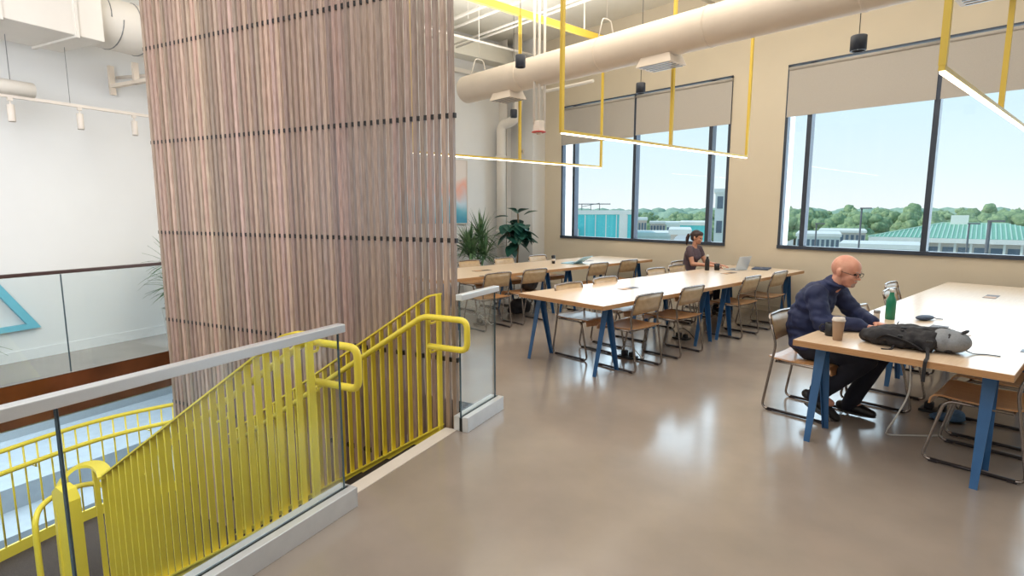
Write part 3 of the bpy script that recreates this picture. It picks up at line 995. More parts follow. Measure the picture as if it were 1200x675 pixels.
# ---- left side: rectangular + spiral duct, track lights
t = thing('rectangular_duct', 'large white rectangular duct at top left corner', 'duct', pr(-6.85, 0, 0), ROT2)
b = MB(); b.b2(-.42, .42, -3.5, 3.45, 3.36, 4.05, .008); b.build('duct_body', M['white_metal'], t)
for y in (.6, 1.9, 3.2, 2.6):
    b = MB(); b.b2(-.44, .44, y - .015, y + .015, 3.34, 4.07); b.build('flange', M['white_metal'], t)
b = MB(); b.lathe([(.26, 3.45), (.27, 3.5), (.27, 6.6)], c=(0, 0, 3.68), seg=32, axis='y'); sp_ = b.build('spiral_section', M['white_metal'], t)
b = MB()
for k in range(9):
    y = 3.62 + k * .3
    pts = [(.272 * math.cos(a), y + .12 * a / (2 * PI), 3.68 + .272 * math.sin(a)) for a in [2 * PI * q / 24 for q in range(25)]]
    b.tube(pts, .006, 5)
b.build('spiral_seam', M['grey'], sp_)
b = MB()
for y in (2.9, 4.3): b.tube([(0, y, 4.0), (0, y, CEIL)], .006, 6)
b.build('hanger', M['white_metal'], t)
t = thing('support_bracket', 'beige steel support bracket beneath the spiral duct by screen edge', 'bracket', pr(-7.2, 4.1, 3.02), ROT2)
b = MB(); b.b2(-.4, .5, -.03, .03, .12, .16); b.b2(-.4, -.36, -.03, .03, .04, .38); b.b2(.1, .14, -.03, .03, .12, .36); b.build('strut', M['duct'], t)
b = MB(); b.tube([(-.35, .05, .25), (.3, .1, .22), (.6, .4, .2)], .02, 8); b.build('pipe_run', M['lid'], t)
t = thing('pipe_speaker', 'short white horizontal cylinder hung at the left edge', 'fixture', pr(-7.0, 2.55, 2.86), ROT2)
b = MB(); b.lathe([(.05, -.5), (.075, -.49), (.075, .48), (.05, .49)], seg=20, axis='y'); b.build('body', M['white_metal'], t)
b = MB(); b.tube([(0, .3, .07), (0, .3, CEIL - 2.87)], .004, 6); b.build('cable', M['grey'], t)
t = thing('light_track', 'thin white lighting track along the left wall', 'track', pr(-7.0, 2.5, 2.76), ROT2)
b = MB(); b.b2(-.017, .017, 0, 1.75, 0, .03); b.build('track_rail', M['lid'], t)
b = MB(); b.tube([(0, .85, .03), (0, .85, CEIL - 2.77)], .003, 6); b.build('cable', M['grey'], t)
for i, y in enumerate((2.83, 3.43, 3.99)):
    t = thing('track_spotlight', ['white track spotlight under the short white cylinder', 'middle white track spotlight of three on left wall track', 'white track spotlight closest to the slat screen'][i], 'spotlight', pr(-7.0, y, 2.76), ROT2, 'white spotlights on the track')
    b = MB(); b.b2(-.014, .014, -.02, .02, -.03, 0); b.tube(fillet([(0, 0, -.02), (0, 0, -.07), (0, .03, -.09)], .02), .007, 8); b.build('stem', M['lid'], t)
    b = MB(); b.lathe([(.018, -.06), (.031, -.066), (.031, -.225), (.028, -.23), (.024, -.215)], seg=20); b.build('spot_head', M['lid'], t)
    b = MB(); b.lathe([(.023, -.221), (.001, -.220)], seg=18); b.build('lens', M['led_spot'], t)

# teal triangle frame on left wall
t = thing('triangle_frame', 'teal triangular outline mounted on the white left wall', 'wall decoration', pr(-7.63, 2.2, 0), ROT2)
tri = [(.98, .36), (-.45, .2), (.0, 1.65)]   # (y, z)
tri = [(.91, .355), (-.80, .33), (.26, 1.42)]
cxy = (sum(p[0] for p in tri) / 3, sum(p[1] for p in tri) / 3)
inn = [(cxy[0] + (p[0] - cxy[0]) * .84, cxy[1] + (p[1] - cxy[1]) * .84) for p in tri]
for i in range(3):
    j = (i + 1) % 3
    b = MB()
    q = [tri[i], tri[j], inn[j], inn[i]]
    b._new([(0, a[0], a[1]) for a in q] + [(.05, a[0], a[1]) for a in q], [(0, 1, 2, 3), (7, 6, 5, 4), (0, 4, 5, 1), (1, 5, 6, 2), (2, 6, 7, 3), (3, 7, 4, 0)])
    b.build('frame_bar', M['teal'], t)

# painting
t = thing('painting', 'large wide abstract painting in blue, white and salmon on end wall', 'painting', (XE + .002, 6.6, 2.06))
b = MB(); b.b2(.0, .035, -1.03, 1.03, -.67, .67); b.build('canvas', M['canvas'], t)
b = MB()
for a in ((-1.05, -1.03, -.69, .69), (1.03, 1.05, -.69, .69)): b.b2(0, .045, *a)
for a in ((-1.05, 1.05, .67, .69), (-1.05, 1.05, -.69, -.67)): b.b2(0, .045, *a)
b.build('picture_frame', M['lid'], t)

# ================================================================== PLANTS
def strap_plant(loc, label, heads, seed, n=46, ln=.62, pot_r=.2, pot_h=.42):
    random.seed(seed)
    t = thing('strap_leaf_plant', label, 'plant', loc)
    b = MB(); b.lathe([(pot_r * .78, 0), (pot_r * .8, .01), (pot_r, pot_h), (pot_r * .93, pot_h), (pot_r * .9, pot_h - .05)], seg=28); b.build('pot', M['pot'], t)
    b = MB(); b.lathe([(pot_r * .9, pot_h - .06), (.001, pot_h - .045)], seg=20); b.build('soil', M['soil'], t)
    for (hx, hy, hz) in heads:
        b = MB(); b.tube([(hx * .3, hy * .3, pot_h - .06), (hx * .7, hy * .7, (hz + pot_h) / 2), (hx, hy, hz)], .016, 8); b.build('cane', M['cane'], t)
        b = MB()
        for i in range(n):
            a = random.uniform(0, 2 * PI); el = random.uniform(.05, 1.45)
            L = ln * random.uniform(.75, 1.1)
            d = Vector((math.cos(a) * math.cos(el), math.sin(a) * math.cos(el), math.sin(el)))
            side = Vector((-math.sin(a), math.cos(a), 0))
            p = Vector((hx, hy, hz + random.uniform(-.06, .06)))
            k = 7; rows = []
            for q in range(k + 1):
                f = q / k
                w = .023 * (math.sin(PI * min(1, f * .9 + .12)) ** .7) * (1 - f ** 3)
                rows.append((p - side * w, p + Vector((0, 0, -.003)), p + side * w))
                d = (d + Vector((0, 0, -.16 * (1 - el / 2.2)))).normalized()
                p = p + d * (L / k)
            vs = [v for r_ in rows for v in r_]
            fs = []
            for q in range(k):
                o = q * 3
                fs += [(o, o + 1, o + 4, o + 3), (o + 1, o + 2, o + 5, o + 4)]
            b._new(vs, fs, True)
        b.build('leaf_crown', M['leaf_d'], t)
    return t
strap_plant((-9.0, 7.0, 0), 'spiky strap-leaved plant in grey pot under the painting', [(-.05, .28, 1.08), (.1, -.1, .78), (-.15, .05, .9), (.1, .25, .72)], 3, 78, .62)
q = pr(-7.12, 4.42)
strap_plant((q[0], q[1], 0), 'spiky plant peeking out from behind left edge of slat screen', [(0, 0, .92), (-.05, .05, .65)], 5, 70, .46)
q = pr(-7.0, 1.98)
strap_plant((q[0], q[1], 0), 'spiky plant at the left edge, only leaf tips in view', [(0, 0, .42)], 9, 60, .66, .16, .26)

t = thing('fiddle_leaf_fig', 'fig plant with large dark rounded leaves before the corner column', 'plant', (-8.95, 8.2, 0))
b = MB(); b.lathe([(.17, 0), (.18, .01), (.22, .45), (.2, .45), (.195, .40)], seg=28); b.build('pot', M['pot'], t)
b = MB(); b.lathe([(.195, .39), (.001, .40)], seg=20); b.build('soil', M['soil'], t)
b = MB(); b.tube([(0, 0, .38), (.02, .02, .9), (0, .05, 1.3), (.03, 0, 1.6)], .018, 8); b.tube([(.02, .02, .85), (-.12, -.1, 1.1), (-.2, -.14, 1.35)], .012, 8); b.tube([(0, .03, .95), (.12, .15, 1.1)], .012, 8); b.build('trunk', M['cane'], t)
random.seed(21)
def big_leaf(b, p, d, up_, L, W):
    d = d.normalized(); side = d.cross(up_).normalized(); nrm = side.cross(d)
    k = 8; rows = []
    for q in range(k + 1):
        f = q / k
        w = W * (math.sin(PI * f ** .75) ** .6 if 0 < f < 1 else 0.02) * (.7 + .3 * math.sin(PI * f)) * (1.0 if f > .35 else .8 + .2 * f)
        droop = -.22 * L * f * f
        c = p + d * L * f + Vector((0, 0, droop))
        rows += [c - side * w + nrm * w * .25, c - side * w * .5 + nrm * .02 * w, c, c + side * w * .5 + nrm * .02 * w, c + side * w + nrm * w * .25]
    fs = []
    for q in range(k):
        for j in range(4):
            o = q * 5 + j; fs.append((o, o + 1, o + 6, o + 5))
    b._new(rows, fs, True)
spots_ = []
for i in range(42):
    a = random.uniform(0, 2 * PI)
    z = random.choice([random.uniform(.95, 1.3), random.uniform(1.15, 1.6)])
    cx_, cy_ = (-.12, -.1) if i % 3 == 0 else ((.08, .08) if i % 3 == 1 else (0, 0))
    spots_.append((a, z, cx_, cy_))
spots_ += [(R(20), 1.62, .02, 0), (R(140), 1.6, .02, 0), (R(260), 1.64, .02, 0)]
for a, z, cx_, cy_ in spots_:
    b = MB()
    el = random.uniform(-1.15, .25) if z < 1.55 else .5
    d = Vector((math.cos(a) * math.cos(el), math.sin(a) * math.cos(el), math.sin(el)))
    big_leaf(b, Vector((cx_ + .03 * math.cos(a), cy_ + .03 * math.sin(a), z)), d, Vector((0, 0, 1)), random.uniform(.27, .38), random.uniform(.11, .155))
    b.build('leaf', M['leaf_f'], t)

# ================================================================== TABLE OBJECTS
TT = .742
def cup():
    t = thing('coffee_cup', 'tall kraft coffee cup with pale lid at near table corner', 'cup', (-1.36, 4.36, TT))
    b = MB(); b.lathe([(.028, 0), (.030, .002), (.040, .14), (.0395, .142), (.036, .142)], seg=28); b.build('cup_body', M['kraft'], t)
    b = MB(); b.lathe([(.043, .139), (.044, .147), (.040, .152), (.038, .165), (.034, .166), (.033, .160), (.001, .158)], seg=28); b.build('cup_lid', M['lid'], t)
cup()
t = thing('mug', 'black mug with open handle just behind the kraft cup', 'mug', (-1.445, 4.48, TT))
b = MB(); b.lathe([(.034, 0), (.038, .004), (.039, .095), (.036, .096), (.034, .09), (.033, .01), (.001, .008)], seg=24); b.build('mug_body', M['black'], t)
b = MB(); b.tube([(-.035, -.01, .08), (-.06, -.02, .08), (-.072, -.024, .055), (-.062, -.02, .028), (-.036, -.01, .022)], .005, 8); b.build('handle', M['black'], t)
def bottle(loc, label, r, h, m, capm, name='water_bottle'):
    t = thing(name, label, 'bottle', loc)
    b = MB(); b.lathe([(r * .9, 0), (r, .006), (r, h * .58), (r * .92, h * .66), (r * .55, h * .78), (r * .46, h * .86), (r * .46, h * .9)], seg=28); b.build('bottle_body', m, t)
    b = MB(); b.lathe([(r * .5, h * .9), (r * .55, h * .905), (r * .55, h * .985), (r * .48, h), (.001, h)], seg=24); b.build('cap', capm, t)
    return t
bottle((-1.34, 5.55, TT), 'green metal water bottle with silver cap on right table', .037, .26, M['green_b'], M['capw'])
bottle((-4.42, 8.06, TT), 'black water bottle in front of the woman', .034, .24, M['black'], M['capw'])
t = thing('mug', 'black mug between black bottle and the laptop', 'mug', (-4.33, 8.2, TT))
b = MB(); b.lathe([(.036, 0), (.040, .004), (.041, .10), (.038, .101), (.036, .095), (.035, .01), (.001, .008)], seg=24); b.build('mug_body', M['black'], t)
b = MB(); b.tube([(.036, 0, .08), (.065, 0, .078), (.07, 0, .05), (.036, 0, .025)], .005, 8); b.build('handle', M['black'], t)
t = thing('jar', 'small clear jar with grey lid between the man and green bottle', 'jar', (-1.40, 5.40, TT))
b = MB(); b.lathe([(.022, 0), (.024, .003), (.024, .06), (.02, .066)], seg=20); b.build('jar_body', M['lid'], t)
b = MB(); b.lathe([(.025, .064), (.025, .088), (.001, .089)], seg=20); b.build('jar_lid', M['grey'], t)
t = thing('travel_cup', 'black cup with pale band beside blue laptop on back row', 'cup', (-6.80, 7.1, TT))
b = MB(); b.lathe([(.028, 0), (.036, .12), (.033, .12)], seg=20); b.build('cup_body', M['black'], t)
b = MB(); b.lathe([(.0335, .045), (.0355, .085)], seg=20); b.build('band', M['lid'], t)
b = MB(); b.lathe([(.038, .12), (.038, .132), (.03, .145), (.001, .146)], seg=20); b.build('cup_lid', M['black'], t)

def laptop(loc, rz, label, m_shell, ang=R(108), name='laptop', w=.31, d=.215):
    "screen hinge at +x side, user at -x"
    t = thing(name, label, 'laptop', loc, rz)
    b = MB(); b.b2(-d / 2, d / 2, -w / 2, w / 2, .002, .014, .003); base = b.build('base', m_shell, t)
    b = MB(); b.b2(-d * .02, d * .36, -w * .42, w * .42, .014, .0152); b.build('keyboard', M['black'], base)
    b = MB(); b.b2(-d * .42, -d * .1, -w * .16, w * .16, .014, .0146); b.build('trackpad', m_shell, base)
    c, s_ = math.cos(PI - ang), math.sin(PI - ang)
    hx, hz = d / 2 - .004, .014
    ln = d
    def quad(off0, off1, y0, y1, l0, l1):
        vs = []
        for o in (off0, off1):
            for l, y in ((l0, y0), (l1, y0), (l1, y1), (l0, y1)):
                vs.append((hx + c * l + s_ * o, y, hz + s_ * l - c * o))
        return vs
    F = [(0, 1, 2, 3), (7, 6, 5, 4), (0, 4, 5, 1), (1, 5, 6, 2), (2, 6, 7, 3), (3, 7, 4, 0)]
    b = MB(); b._new(quad(0, .007, -w / 2, w / 2, 0, ln), F); lid = b.build('screen_lid', m_shell, t)
    b = MB(); b._new(quad(-.001, 0, -w / 2 + .01, w / 2 - .01, .012, ln - .01), F); b.build('display', M['screen'], lid)
    return t
laptop((-4.17, 8.47, TT), R(-8), 'silver laptop open in front of the woman', M['laptop'])
laptop((-6.62, 7.38, TT), R(12), 'pale blue laptop opened wide on back row table', M['folder'], R(150), 'laptop', .34, .24)
t = thing('closed_laptop', 'closed dark laptop lying beyond the woman\'s open laptop', 'laptop', (-3.93, 8.86, TT), R(15))
b = MB(); b.b2(-.12, .12, -.17, .17, .002, .02, .004); b.build('shell', M['slate'], t)
b = MB(); b.lathe([(.018, .02), (.018, .0208), (.001, .0208)], seg=16); b.build('lid_badge', M['lid'], t)
t = thing('tablet', 'grey tablet lying flat under the bald man\'s hands', 'tablet', (-1.22, 4.98, TT), R(5))
b = MB(); b.b2(-.10, .10, -.14, .14, .001, .009, .003); b.build('tablet_body', M['slate'], t)
b = MB(); b.b2(-.09, .09, -.13, .13, .009, .0096); b.build('screen', M['laptop'], t)
t = thing('eyeglass_case', 'slate blue soft case lying beside the green bottle', 'case', (-1.13, 5.72, TT), R(-20))
b = MB(); b.ell((0, 0, .022), (.05, .10, .022)); b.organic('case_body', M['slate'], t, .006, 3)
b = MB(); b.tube([(0, .09, .02), (.02, .13, .006), (.05, .16, .005)], .004, 6); b.build('strap', M['black'], t)
for i, (x, y, rz, z) in enumerate(((-1.0, 5.18, .3, 0), (-.92, 5.28, .8, .0016))):
    b = MB(); b.b2(-.105, .105, -.148, .148, 0, .0015)
    o = tag(b.build('paper_sheet', M['paper'], None, (x, y, TT + .0005 + z), rz), ['white paper sheet partly under the backpack', 'white paper sheet on top beside the eyeglass case'][i], 'paper', 'papers behind the backpack')
t = thing('folded_leather_wallet', 'brown folded wallet on the papers behind backpack', 'wallet', (-1.09, 5.12, TT + .0025), .4)
b = MB(); b.b2(-.055, .055, -.045, .045, 0, .012, .004); b.b2(-.052, .052, -.044, .044, .012, .02, .003); b.build('wallet_body', M['dark'], t)
b = MB(); b.tube([(0, 0, .006), (.02, .13, .008), (.03, .155, .008)], .004, 8)
tag(b.build('pen', M['black'], None, (-1.22, 5.28, TT), R(20)), 'thin black pen lying just in front of green bottle', 'pen')

# backpack lying on its side
t = thing('backpack', 'black backpack with grey base lying on the near right table', 'backpack', (-.93, 4.50, TT), R(6))
b = MB()
b.ell((-.12, .0, .068), (.19, .115, .068)); b.ell((.05, .0, .072), (.20, .12, .074)); b.ell((-.22, .01, .05), (.11, .10, .05)); b.ell((.14, .01, .074), (.12, .12, .076)); b.ell((-.02, .05, .10), (.15, .07, .05)); b.ell((-.2, -.06, .045), (.09, .05, .045)); b.ell((.06, -.09, .055), (.09, .05, .05))
b.ell((-.05, -.07, .05), (.20, .06, .045)); b.ell((.0, .06, .09), (.2, .06, .035))
b.box((0, 0, .05), (.42, .19, .08), None, .02)
o = b.organic('main_body', M['blackfab'], t, .008, 8)
for v in o.data.vertices:
    nzv = noise.noise(v.co * 13) * .020 + noise.noise(v.co * 30) * .008
    v.co += v.normal * nzv
    if v.co.z < .002: v.co.z = .002
b = MB(); b.ell((.20, .01, .072), (.10, .128, .071)); b.ell((.15, .01, .074), (.085, .133, .080))
o = b.organic('grey_base', M['greyfab'], t, .008, 4)
for v in o.data.vertices:
    if v.co.z < .002: v.co.z = .002
def strap(pts, name, w=.022):
    b = MB(); b.sweep(smoothpath(pts, 5), [(-w / 2, -.002), (w / 2, -.002), (w / 2, .002), (-w / 2, .002)], smooth=False)
    b.build(name, M['blackfab'], t)
strap([(-.20, -.10, .05), (-.14, -.13, .09), (-.02, -.135, .06), (.06, -.14, .02)], 'shoulder_strap', .04)
strap([(-.15, .02, .118), (-.02, -.02, .137), (.12, .0, .137), (.2, .03, .12)], 'shoulder_strap', .035)
strap([(.08, -.125, .06), (.09, -.18, .012), (.10, -.30, .004), (.10, -.375, .004), (.098, -.383, -.03), (.097, -.384, -.13)], 'loose_strap', .02)
strap([(.27, -.02, .03), (.31, .03, .006), (.37, .07, .004), (.44, .07, .004)], 'loose_strap', .012)
strap([(-.10, -.115, .03), (-.11, -.17, .004), (-.16, -.20, .004)], 'loose_strap', .014)
b = MB(); b.tube(fillet([(.23, -.02, .125), (.27, -.02, .15), (.27, .04, .15), (.23, .04, .125)], .02), .007, 8); b.build('grab_handle', M['blackfab'], t)
b = MB(); b.box((.09, -.13, .07), (.035, .012, .03), (.2, 0, 0), .004); b.box((-.07, -.125, .085), (.03, .012, .025), None, .004); b.build('buckle', M['black'], t)

# bag on chair, floor outlet boxes, cables
t = thing('shoulder_bag', 'black bag slumped against second chair of back row', 'bag', (-6.17, 5.84, .44))
b = MB(); b.ell((.08, .03, .14), (.07, .16, .12)); b.ell((.02, .05, .08), (.11, .14, .075)); o = b.organic('bag_body', M['blackfab'], t, .01, 4)
for v in o.data.vertices: v.co += v.normal * noise.noise(v.co * 16) * .012; v.co.z = max(v.co.z, .024)
b = MB(); b.tube([(.10, -.08, .2), (.09, -.02, .30), (.09, .08, .31), (.09, .14, .2)], .008, 8); b.build('bag_strap', M['blackfab'], t)
t = thing('duffel_bag', 'dark bag on the floor beneath back row table', 'bag', (-6.65, 6.15, 0))
b = MB(); b.ell((0, 0, .12), (.13, .22, .12)); b.box((0, 0, .09), (.2, .36, .16), None, .03); o = b.organic('bag_body', M['blackfab'], t, .012, 4)
for v in o.data.vertices: v.co += v.normal * noise.noise(v.co * 10) * .015; v.co.z = max(v.co.z, .001)
b = MB(); b.tube([(.03, -.1, .2), (.05, -.05, .28), (.05, .05, .28), (.03, .1, .2)], .008, 8); b.build('bag_handle', M['blackfab'], t)
def floor_box(x, y, lab, cb):
    t = thing('floor_outlet', lab, 'outlet', (x, y, 0), 0, 'floor outlets with plugs under the tables')
    b = MB(); b.box((0, 0, .012), (.2, .14, .024), None, .005); b.build('box_plate', M['black'], t)
    b = MB(); b.box((-.04, 0, .05), (.06, .07, .06), None, .012); b.box((.05, .01, .045), (.05, .06, .05), None, .01); b.build('plug', M['blackfab'], t)
    b = MB(); b.tube(smoothpath([(-.04, 0, .07), (-.02, -.03, .13), (.06, -.05, .15), (.13, -.02, .1), (.16, .05, .02), (.12, .14, .008)], 6), .006, 6); b.build('plug_cable', M['cable' if cb else 'black'], t)
floor_box(-6.35, 5.1, 'floor outlet with white cable below first chair of back row', 1)
floor_box(-3.75, 5.15, 'floor outlet with plugs below nearest aisle chair, middle row', 1)
floor_box(-3.85, 6.45, 'floor outlet below the paired blue trestle legs', 0)
floor_box(-.98, 5.62, 'floor outlet beneath the right table behind the foreground chair', 0)
b = MB(); b.tube(smoothpath([(-.95, 4.5, .70), (-.93, 4.48, .45), (-.99, 4.5, .25), (-1.06, 4.6, .10), (-1.08, 4.72, .02), (-.98, 4.85, .008), (-.88, 4.95, .008), (-.84, 5.0, .008)], 8), .0055, 8)
tag(b.build('power_cable', M['cable']), 'white cable looping down from right table to the floor', 'cable')
t = thing('cloth_shoe', 'blue and black shoe on the floor below right table', 'shoe', (-.86, 5.42, 0), R(200))
b = MB(); b.ell((0, 0, .035), (.12, .045, .035)); b.ell((-.06, 0, .06), (.055, .042, .05)); o = b.organic('upper', M['denim'], t, .007, 3)
for v in o.data.vertices: v.co.z = max(v.co.z, .012)
b = MB(); b.ell((0, 0, .01), (.125, .047, .010)); b.build('sole', M['black'], t)

# ================================================================== PEOPLE
def hand(b, wrist, d, palm_n, side, curl, L=.19, r=.0085):
    "wrist point, forward direction, palm normal (points out of the palm), side=thumb direction"
    d = d.normalized(); n = palm_n.normalized(); s = side.normalized()
    pc = wrist + d * .045
    for k in (-1.4, -.5, .4, 1.3):
        b.capsule(wrist + s * k * .012, wrist + d * .085 + s * k * .019, .014, .0125, 10)
    lens = (.062, .078, .083, .074)
    for i, k in enumerate((-1.5, -.5, .5, 1.5)):      # little .. index
        p = wrist + d * .088 + s * k * .0195
        dd = d.copy()
        for j in range(3):
            dd = (dd + n * curl[j]).normalized()
            q = p + dd * lens[i] * (.45, .32, .23)[j]
            b.capsule(p, q, r * (1 - .08 * j), r * (1 - .08 * (j + 1)), 8)
            p = q
    p = wrist + d * .025 + s * .03
    dd = (d * .7 + s * .75 + n * .25).normalized()
    for j, l in enumerate((.04, .032, .025)):
        q = p + dd * l
        b.capsule(p, q, .0115 - .001 * j, .0105 - .001 * j, 8)
        p = q
        dd = (dd + d * .5 + n * .15).normalized()

def head(b, c, pitch, yaw, sc, bald=True):
    "c: centre of skull; returns transform"
    mt = Matrix.Translation(c) @ Euler((0, pitch, yaw)).to_matrix().to_4x4() @ Matrix.Scale(sc, 4)
    def E(p, r, rot=None, seg=18, rings=12):
        v = mt @ Vector(p)
        rr = Euler(rot).to_matrix() if rot else Matrix.Identity(3)
        full = (mt.to_3x3().normalized() @ rr).to_euler()
        b.ell(v, tuple(x * sc for x in r), full, seg, rings)
    E((-.012, 0, .022), (.098, .077, .092))       # cranium
    E((.03, 0, .03), (.062, .066, .070))          # forehead
    E((.035, 0, -.035), (.058, .058, .066))       # mid face
    E((.045, 0, -.075), (.042, .044, .036))       # jaw
    E((.072, 0, -.088), (.018, .022, .018))       # chin
    E((.078, 0, .018), (.018, .048, .010))        # brow ridge
    for s_ in (-1, 1):
        E((.062, s_ * .034, -.025), (.026, .022, .022))   # cheeks
        E((-.008, s_ * .083, -.012), (.019, .010, .033), (0, -.2, s_ * .3))  # ears
        E((-.012, s_ * .088, -.002), (.019, .007, .020), (0, -.2, s_ * .4))
    E((.090, 0, -.008), (.012, .009, .026), (0, -.35, 0))  # nose bridge
    E((.104, 0, -.026), (.014, .012, .010))                # nose tip
    for s_ in (-1, 1): E((.095, s_ * .011, -.029), (.009, .007, .007))
    E((.088, 0, -.052), (.012, .022, .006))
    E((.086, 0, -.062), (.011, .019, .006))
    return mt

def shoe(b, ank, fwd, L=.27, W=.048):
    f = Vector((fwd[0], fwd[1], 0)).normalized()
    a = Vector((ank[0], ank[1], 0))
    z0 = ank[2] - .085
    pt = fwd[2] if len(fwd) > 2 else 0
    toe = a + f * L * .62 + Vector((0, 0, z0 + .032 - pt))
    mid = a + f * L * .3 + Vector((0, 0, z0 + .045 - pt * .5))
    heel = a - f * L * .22 + Vector((0, 0, z0 + .04 + pt * .25))
    b.capsule(heel, mid, .040, .044); b.capsule(mid, toe, .044, .032)
    b.capsule(Vector(ank) + Vector((0, 0, -.01)), heel.lerp(mid, .35), .045, .042)

def person_man():
    t = thing('person', 'bald man in navy jacket and glasses sitting at the right table, hands on tablet', 'person', (-1.68, 4.90, 0))
    J = dict(pel=(-.04, 0, .56), waist=(-.075, 0, .70), chest=(-.02, 0, .90), neck=(.085, 0, 1.055), head=(.175, 0, 1.19))
    V = Vector
    shR, shL = V((.03, -.175, 1.0)), V((.05, .175, 1.0))
    elR, elL = V((.11, -.25, .80)), V((.2, .23, .82))
    wrR, wrL = V((.35, -.10, .792)), V((.38, .06, .80))
    knR, knL = V((.40, -.11, .535)), V((.42, .14, .53))
    anR, anL = V((.06, -.13, .19)), V((.24, .12, .11))
    b = MB()
    b.ell(J['pel'], (.10, .14, .08)); b.capsule(J['pel'], J['waist'], .09, .09); b.capsule(J['waist'], J['chest'], .09, .10)
    b.ell(J['chest'], (.085, .13, .12), (0, .35, 0))
    b.capsule(V(J['chest']) + V((.02, 0, .02)), J['neck'], .06, .056); b.capsule(J['neck'], V(J['head']) + V((-.02, 0, -.03)), .06, .056)
    for sh, el, wr in ((shR, elR, wrR), (shL, elL, wrL)):
        b.capsule((V(J['chest']) + V((.0, 0, .05))).lerp(sh, .4), sh, .045, .05)
        b.capsule(sh, el, .054, .043); b.capsule(el, wr, .043, .028)
    for s_, kn, an in ((-1, knR, anR), (1, knL, anL)):
        b.capsule(V((-.02, s_ * .09, .545)), kn, .085, .06); b.capsule(kn, an, .058, .038)
        b.capsule(an, an + V((.12, 0, -.05)), .038, .03)
    mt = head(b, V(J['head']), R(16), R(-8), 1.07)
    hand(b, wrR, V((.9, .30, -.12)), V((0, 0, -1)), V((-.25, .9, 0)), (.12, .3, .3))
    hand(b, wrL, V((.9, -.28, -.12)), V((0, 0, -1)), V((-.25, -.9, 0)), (.12, .3, .3))
    b.organic('body', M['skin_m'], t, .0052, 4)
    # jacket
    b = MB()
    b.ell((-.045, 0, .58), (.16, .20, .11)); b.capsule((-.045, 0, .60), V(J['waist']) + V((-.01, 0, 0)), .15, .155)
    b.ell((-.085, 0, .78), (.15, .185, .16)); b.ell((-.035, 0, .92), (.145, .20, .16), (0, .45, 0))
    b.capsule((.0, 0, .99), (.055, 0, 1.045), .12, .082)
    b.capsule((.055, 0, 1.04), (.085, 0, 1.085), .082, .070)
    for sh, el, wr in ((shR, elR, wrR), (shL, elL, wrL)):
        b.capsule(V((-.02, sh.y * .45, .99)), sh, .10, .082)
        b.capsule(sh, el, .088, .070); b.capsule(el, el.lerp(wr, .93), .068, .050)
    o = b.organic('jacket', M['navy'], t, .009, 6)
    for v in o.data.vertices:
        k = noise.noise(Vector((v.co.x * 9, v.co.y * 9, v.co.z * 24))) * .016 + noise.noise(v.co * 26) * .006
        v.co += v.normal * k
    # collar ring
    b = MB()
    cpts = [(.088 + .070 * math.cos(a) + .012, .070 * math.sin(a), 1.082 - .02 * math.cos(a)) for a in [2 * PI * i / 20 for i in range(20)]]
    b.tube(cpts, .016, 8, closed=True); b.build('collar', M['navy'], o)
    # trousers
    b = MB()
    b.ell((-.045, 0, .55), (.145, .18, .09))
    for s_, kn, an in ((-1, knR, anR), (1, knL, anL)):
        b.capsule(V((-.02, s_ * .09, .545)), kn, .096, .078); b.capsule(kn, an + V((0, 0, -.025)), .078, .062)
    o = b.organic('trousers', M['trouser'], t, .009, 5)
    for v in o.data.vertices: v.co += v.normal * noise.noise(v.co * 12) * .008
    for nm, an, fw in (('r', anR, (1, .05, .11)), ('l', anL, (1, .0, 0.01))):
        b = MB(); b.capsule(an + V((.005, 0, .04)), an + V((.03, 0, -.04)), .047, .045); b.build('sock', M['trouser'], t)
        b = MB(); shoe(b, an, fw); o = b.organic('shoe', M['shoe_blk'], t, .006, 3)
        mn = min(v.co.z for v in o.data.vertices)
        b = MB(); f = Vector((fw[0], fw[1], 0)).normalized(); c = Vector((an.x, an.y, 0)) + f * .055
        b.ell((c.x, c.y, mn + .008 if nm == 'l' else mn + .045), (.145, .046, .012), (0, R(20) if nm == 'r' else 0, 0)); b.build('sole', M['sole'], o)
    # face parts
    for s_ in (-1, 1):
        b = MB(); b.ell(mt @ V((.080, s_ * .030, .002)), (.011, .011, .009)); b.build('eye', M['eye'], t)
        b = MB(); b.ell(mt @ V((.088, s_ * .030, .022)), (.008, .018, .004)); b.build('eyebrow', M['greyhair'], t)
    b = MB(); b.ell(mt @ V((.0935, 0, -.057)), (.006, .020, .003), (0, R(16), 0)); b.build('mouth', M['lip'], t)
    b = MB()
    for (p, r_) in (((.078, 0, -.083), (.018, .026, .020)), ((.085, 0, -.068), (.012, .022, .006)), ((.088, 0, -.045), (.010, .026, .005)), ((.06, 0, -.092), (.028, .03, .014))):
        b.ell(mt @ V(p), r_)
    b.organic('beard', M['greyhair'], t, .0045, 3)
    b = MB()
    for s_ in (-1, 1):
        rim = [mt @ V((.101, s_ * .032 + .024 * math.cos(a), .0 + .017 * math.sin(a))) for a in [2 * PI * i / 16 for i in range(16)]]
        b.tube(rim, .0018, 6, closed=True)
        b.tube([mt @ V((.100, s_ * .055, .004)), mt @ V((.08, s_ * .072, .004)), mt @ V((-.005, s_ * .083, .002)), mt @ V((-.02, s_ * .084, -.01))], .0022, 6)
    b.tube([mt @ V((.102, -.009, .004)), mt @ V((.106, 0, .007)), mt @ V((.102, .009, .004))], .0018, 6)
    b.build('eyeglasses', M['black'], t)
    return t
person_man()

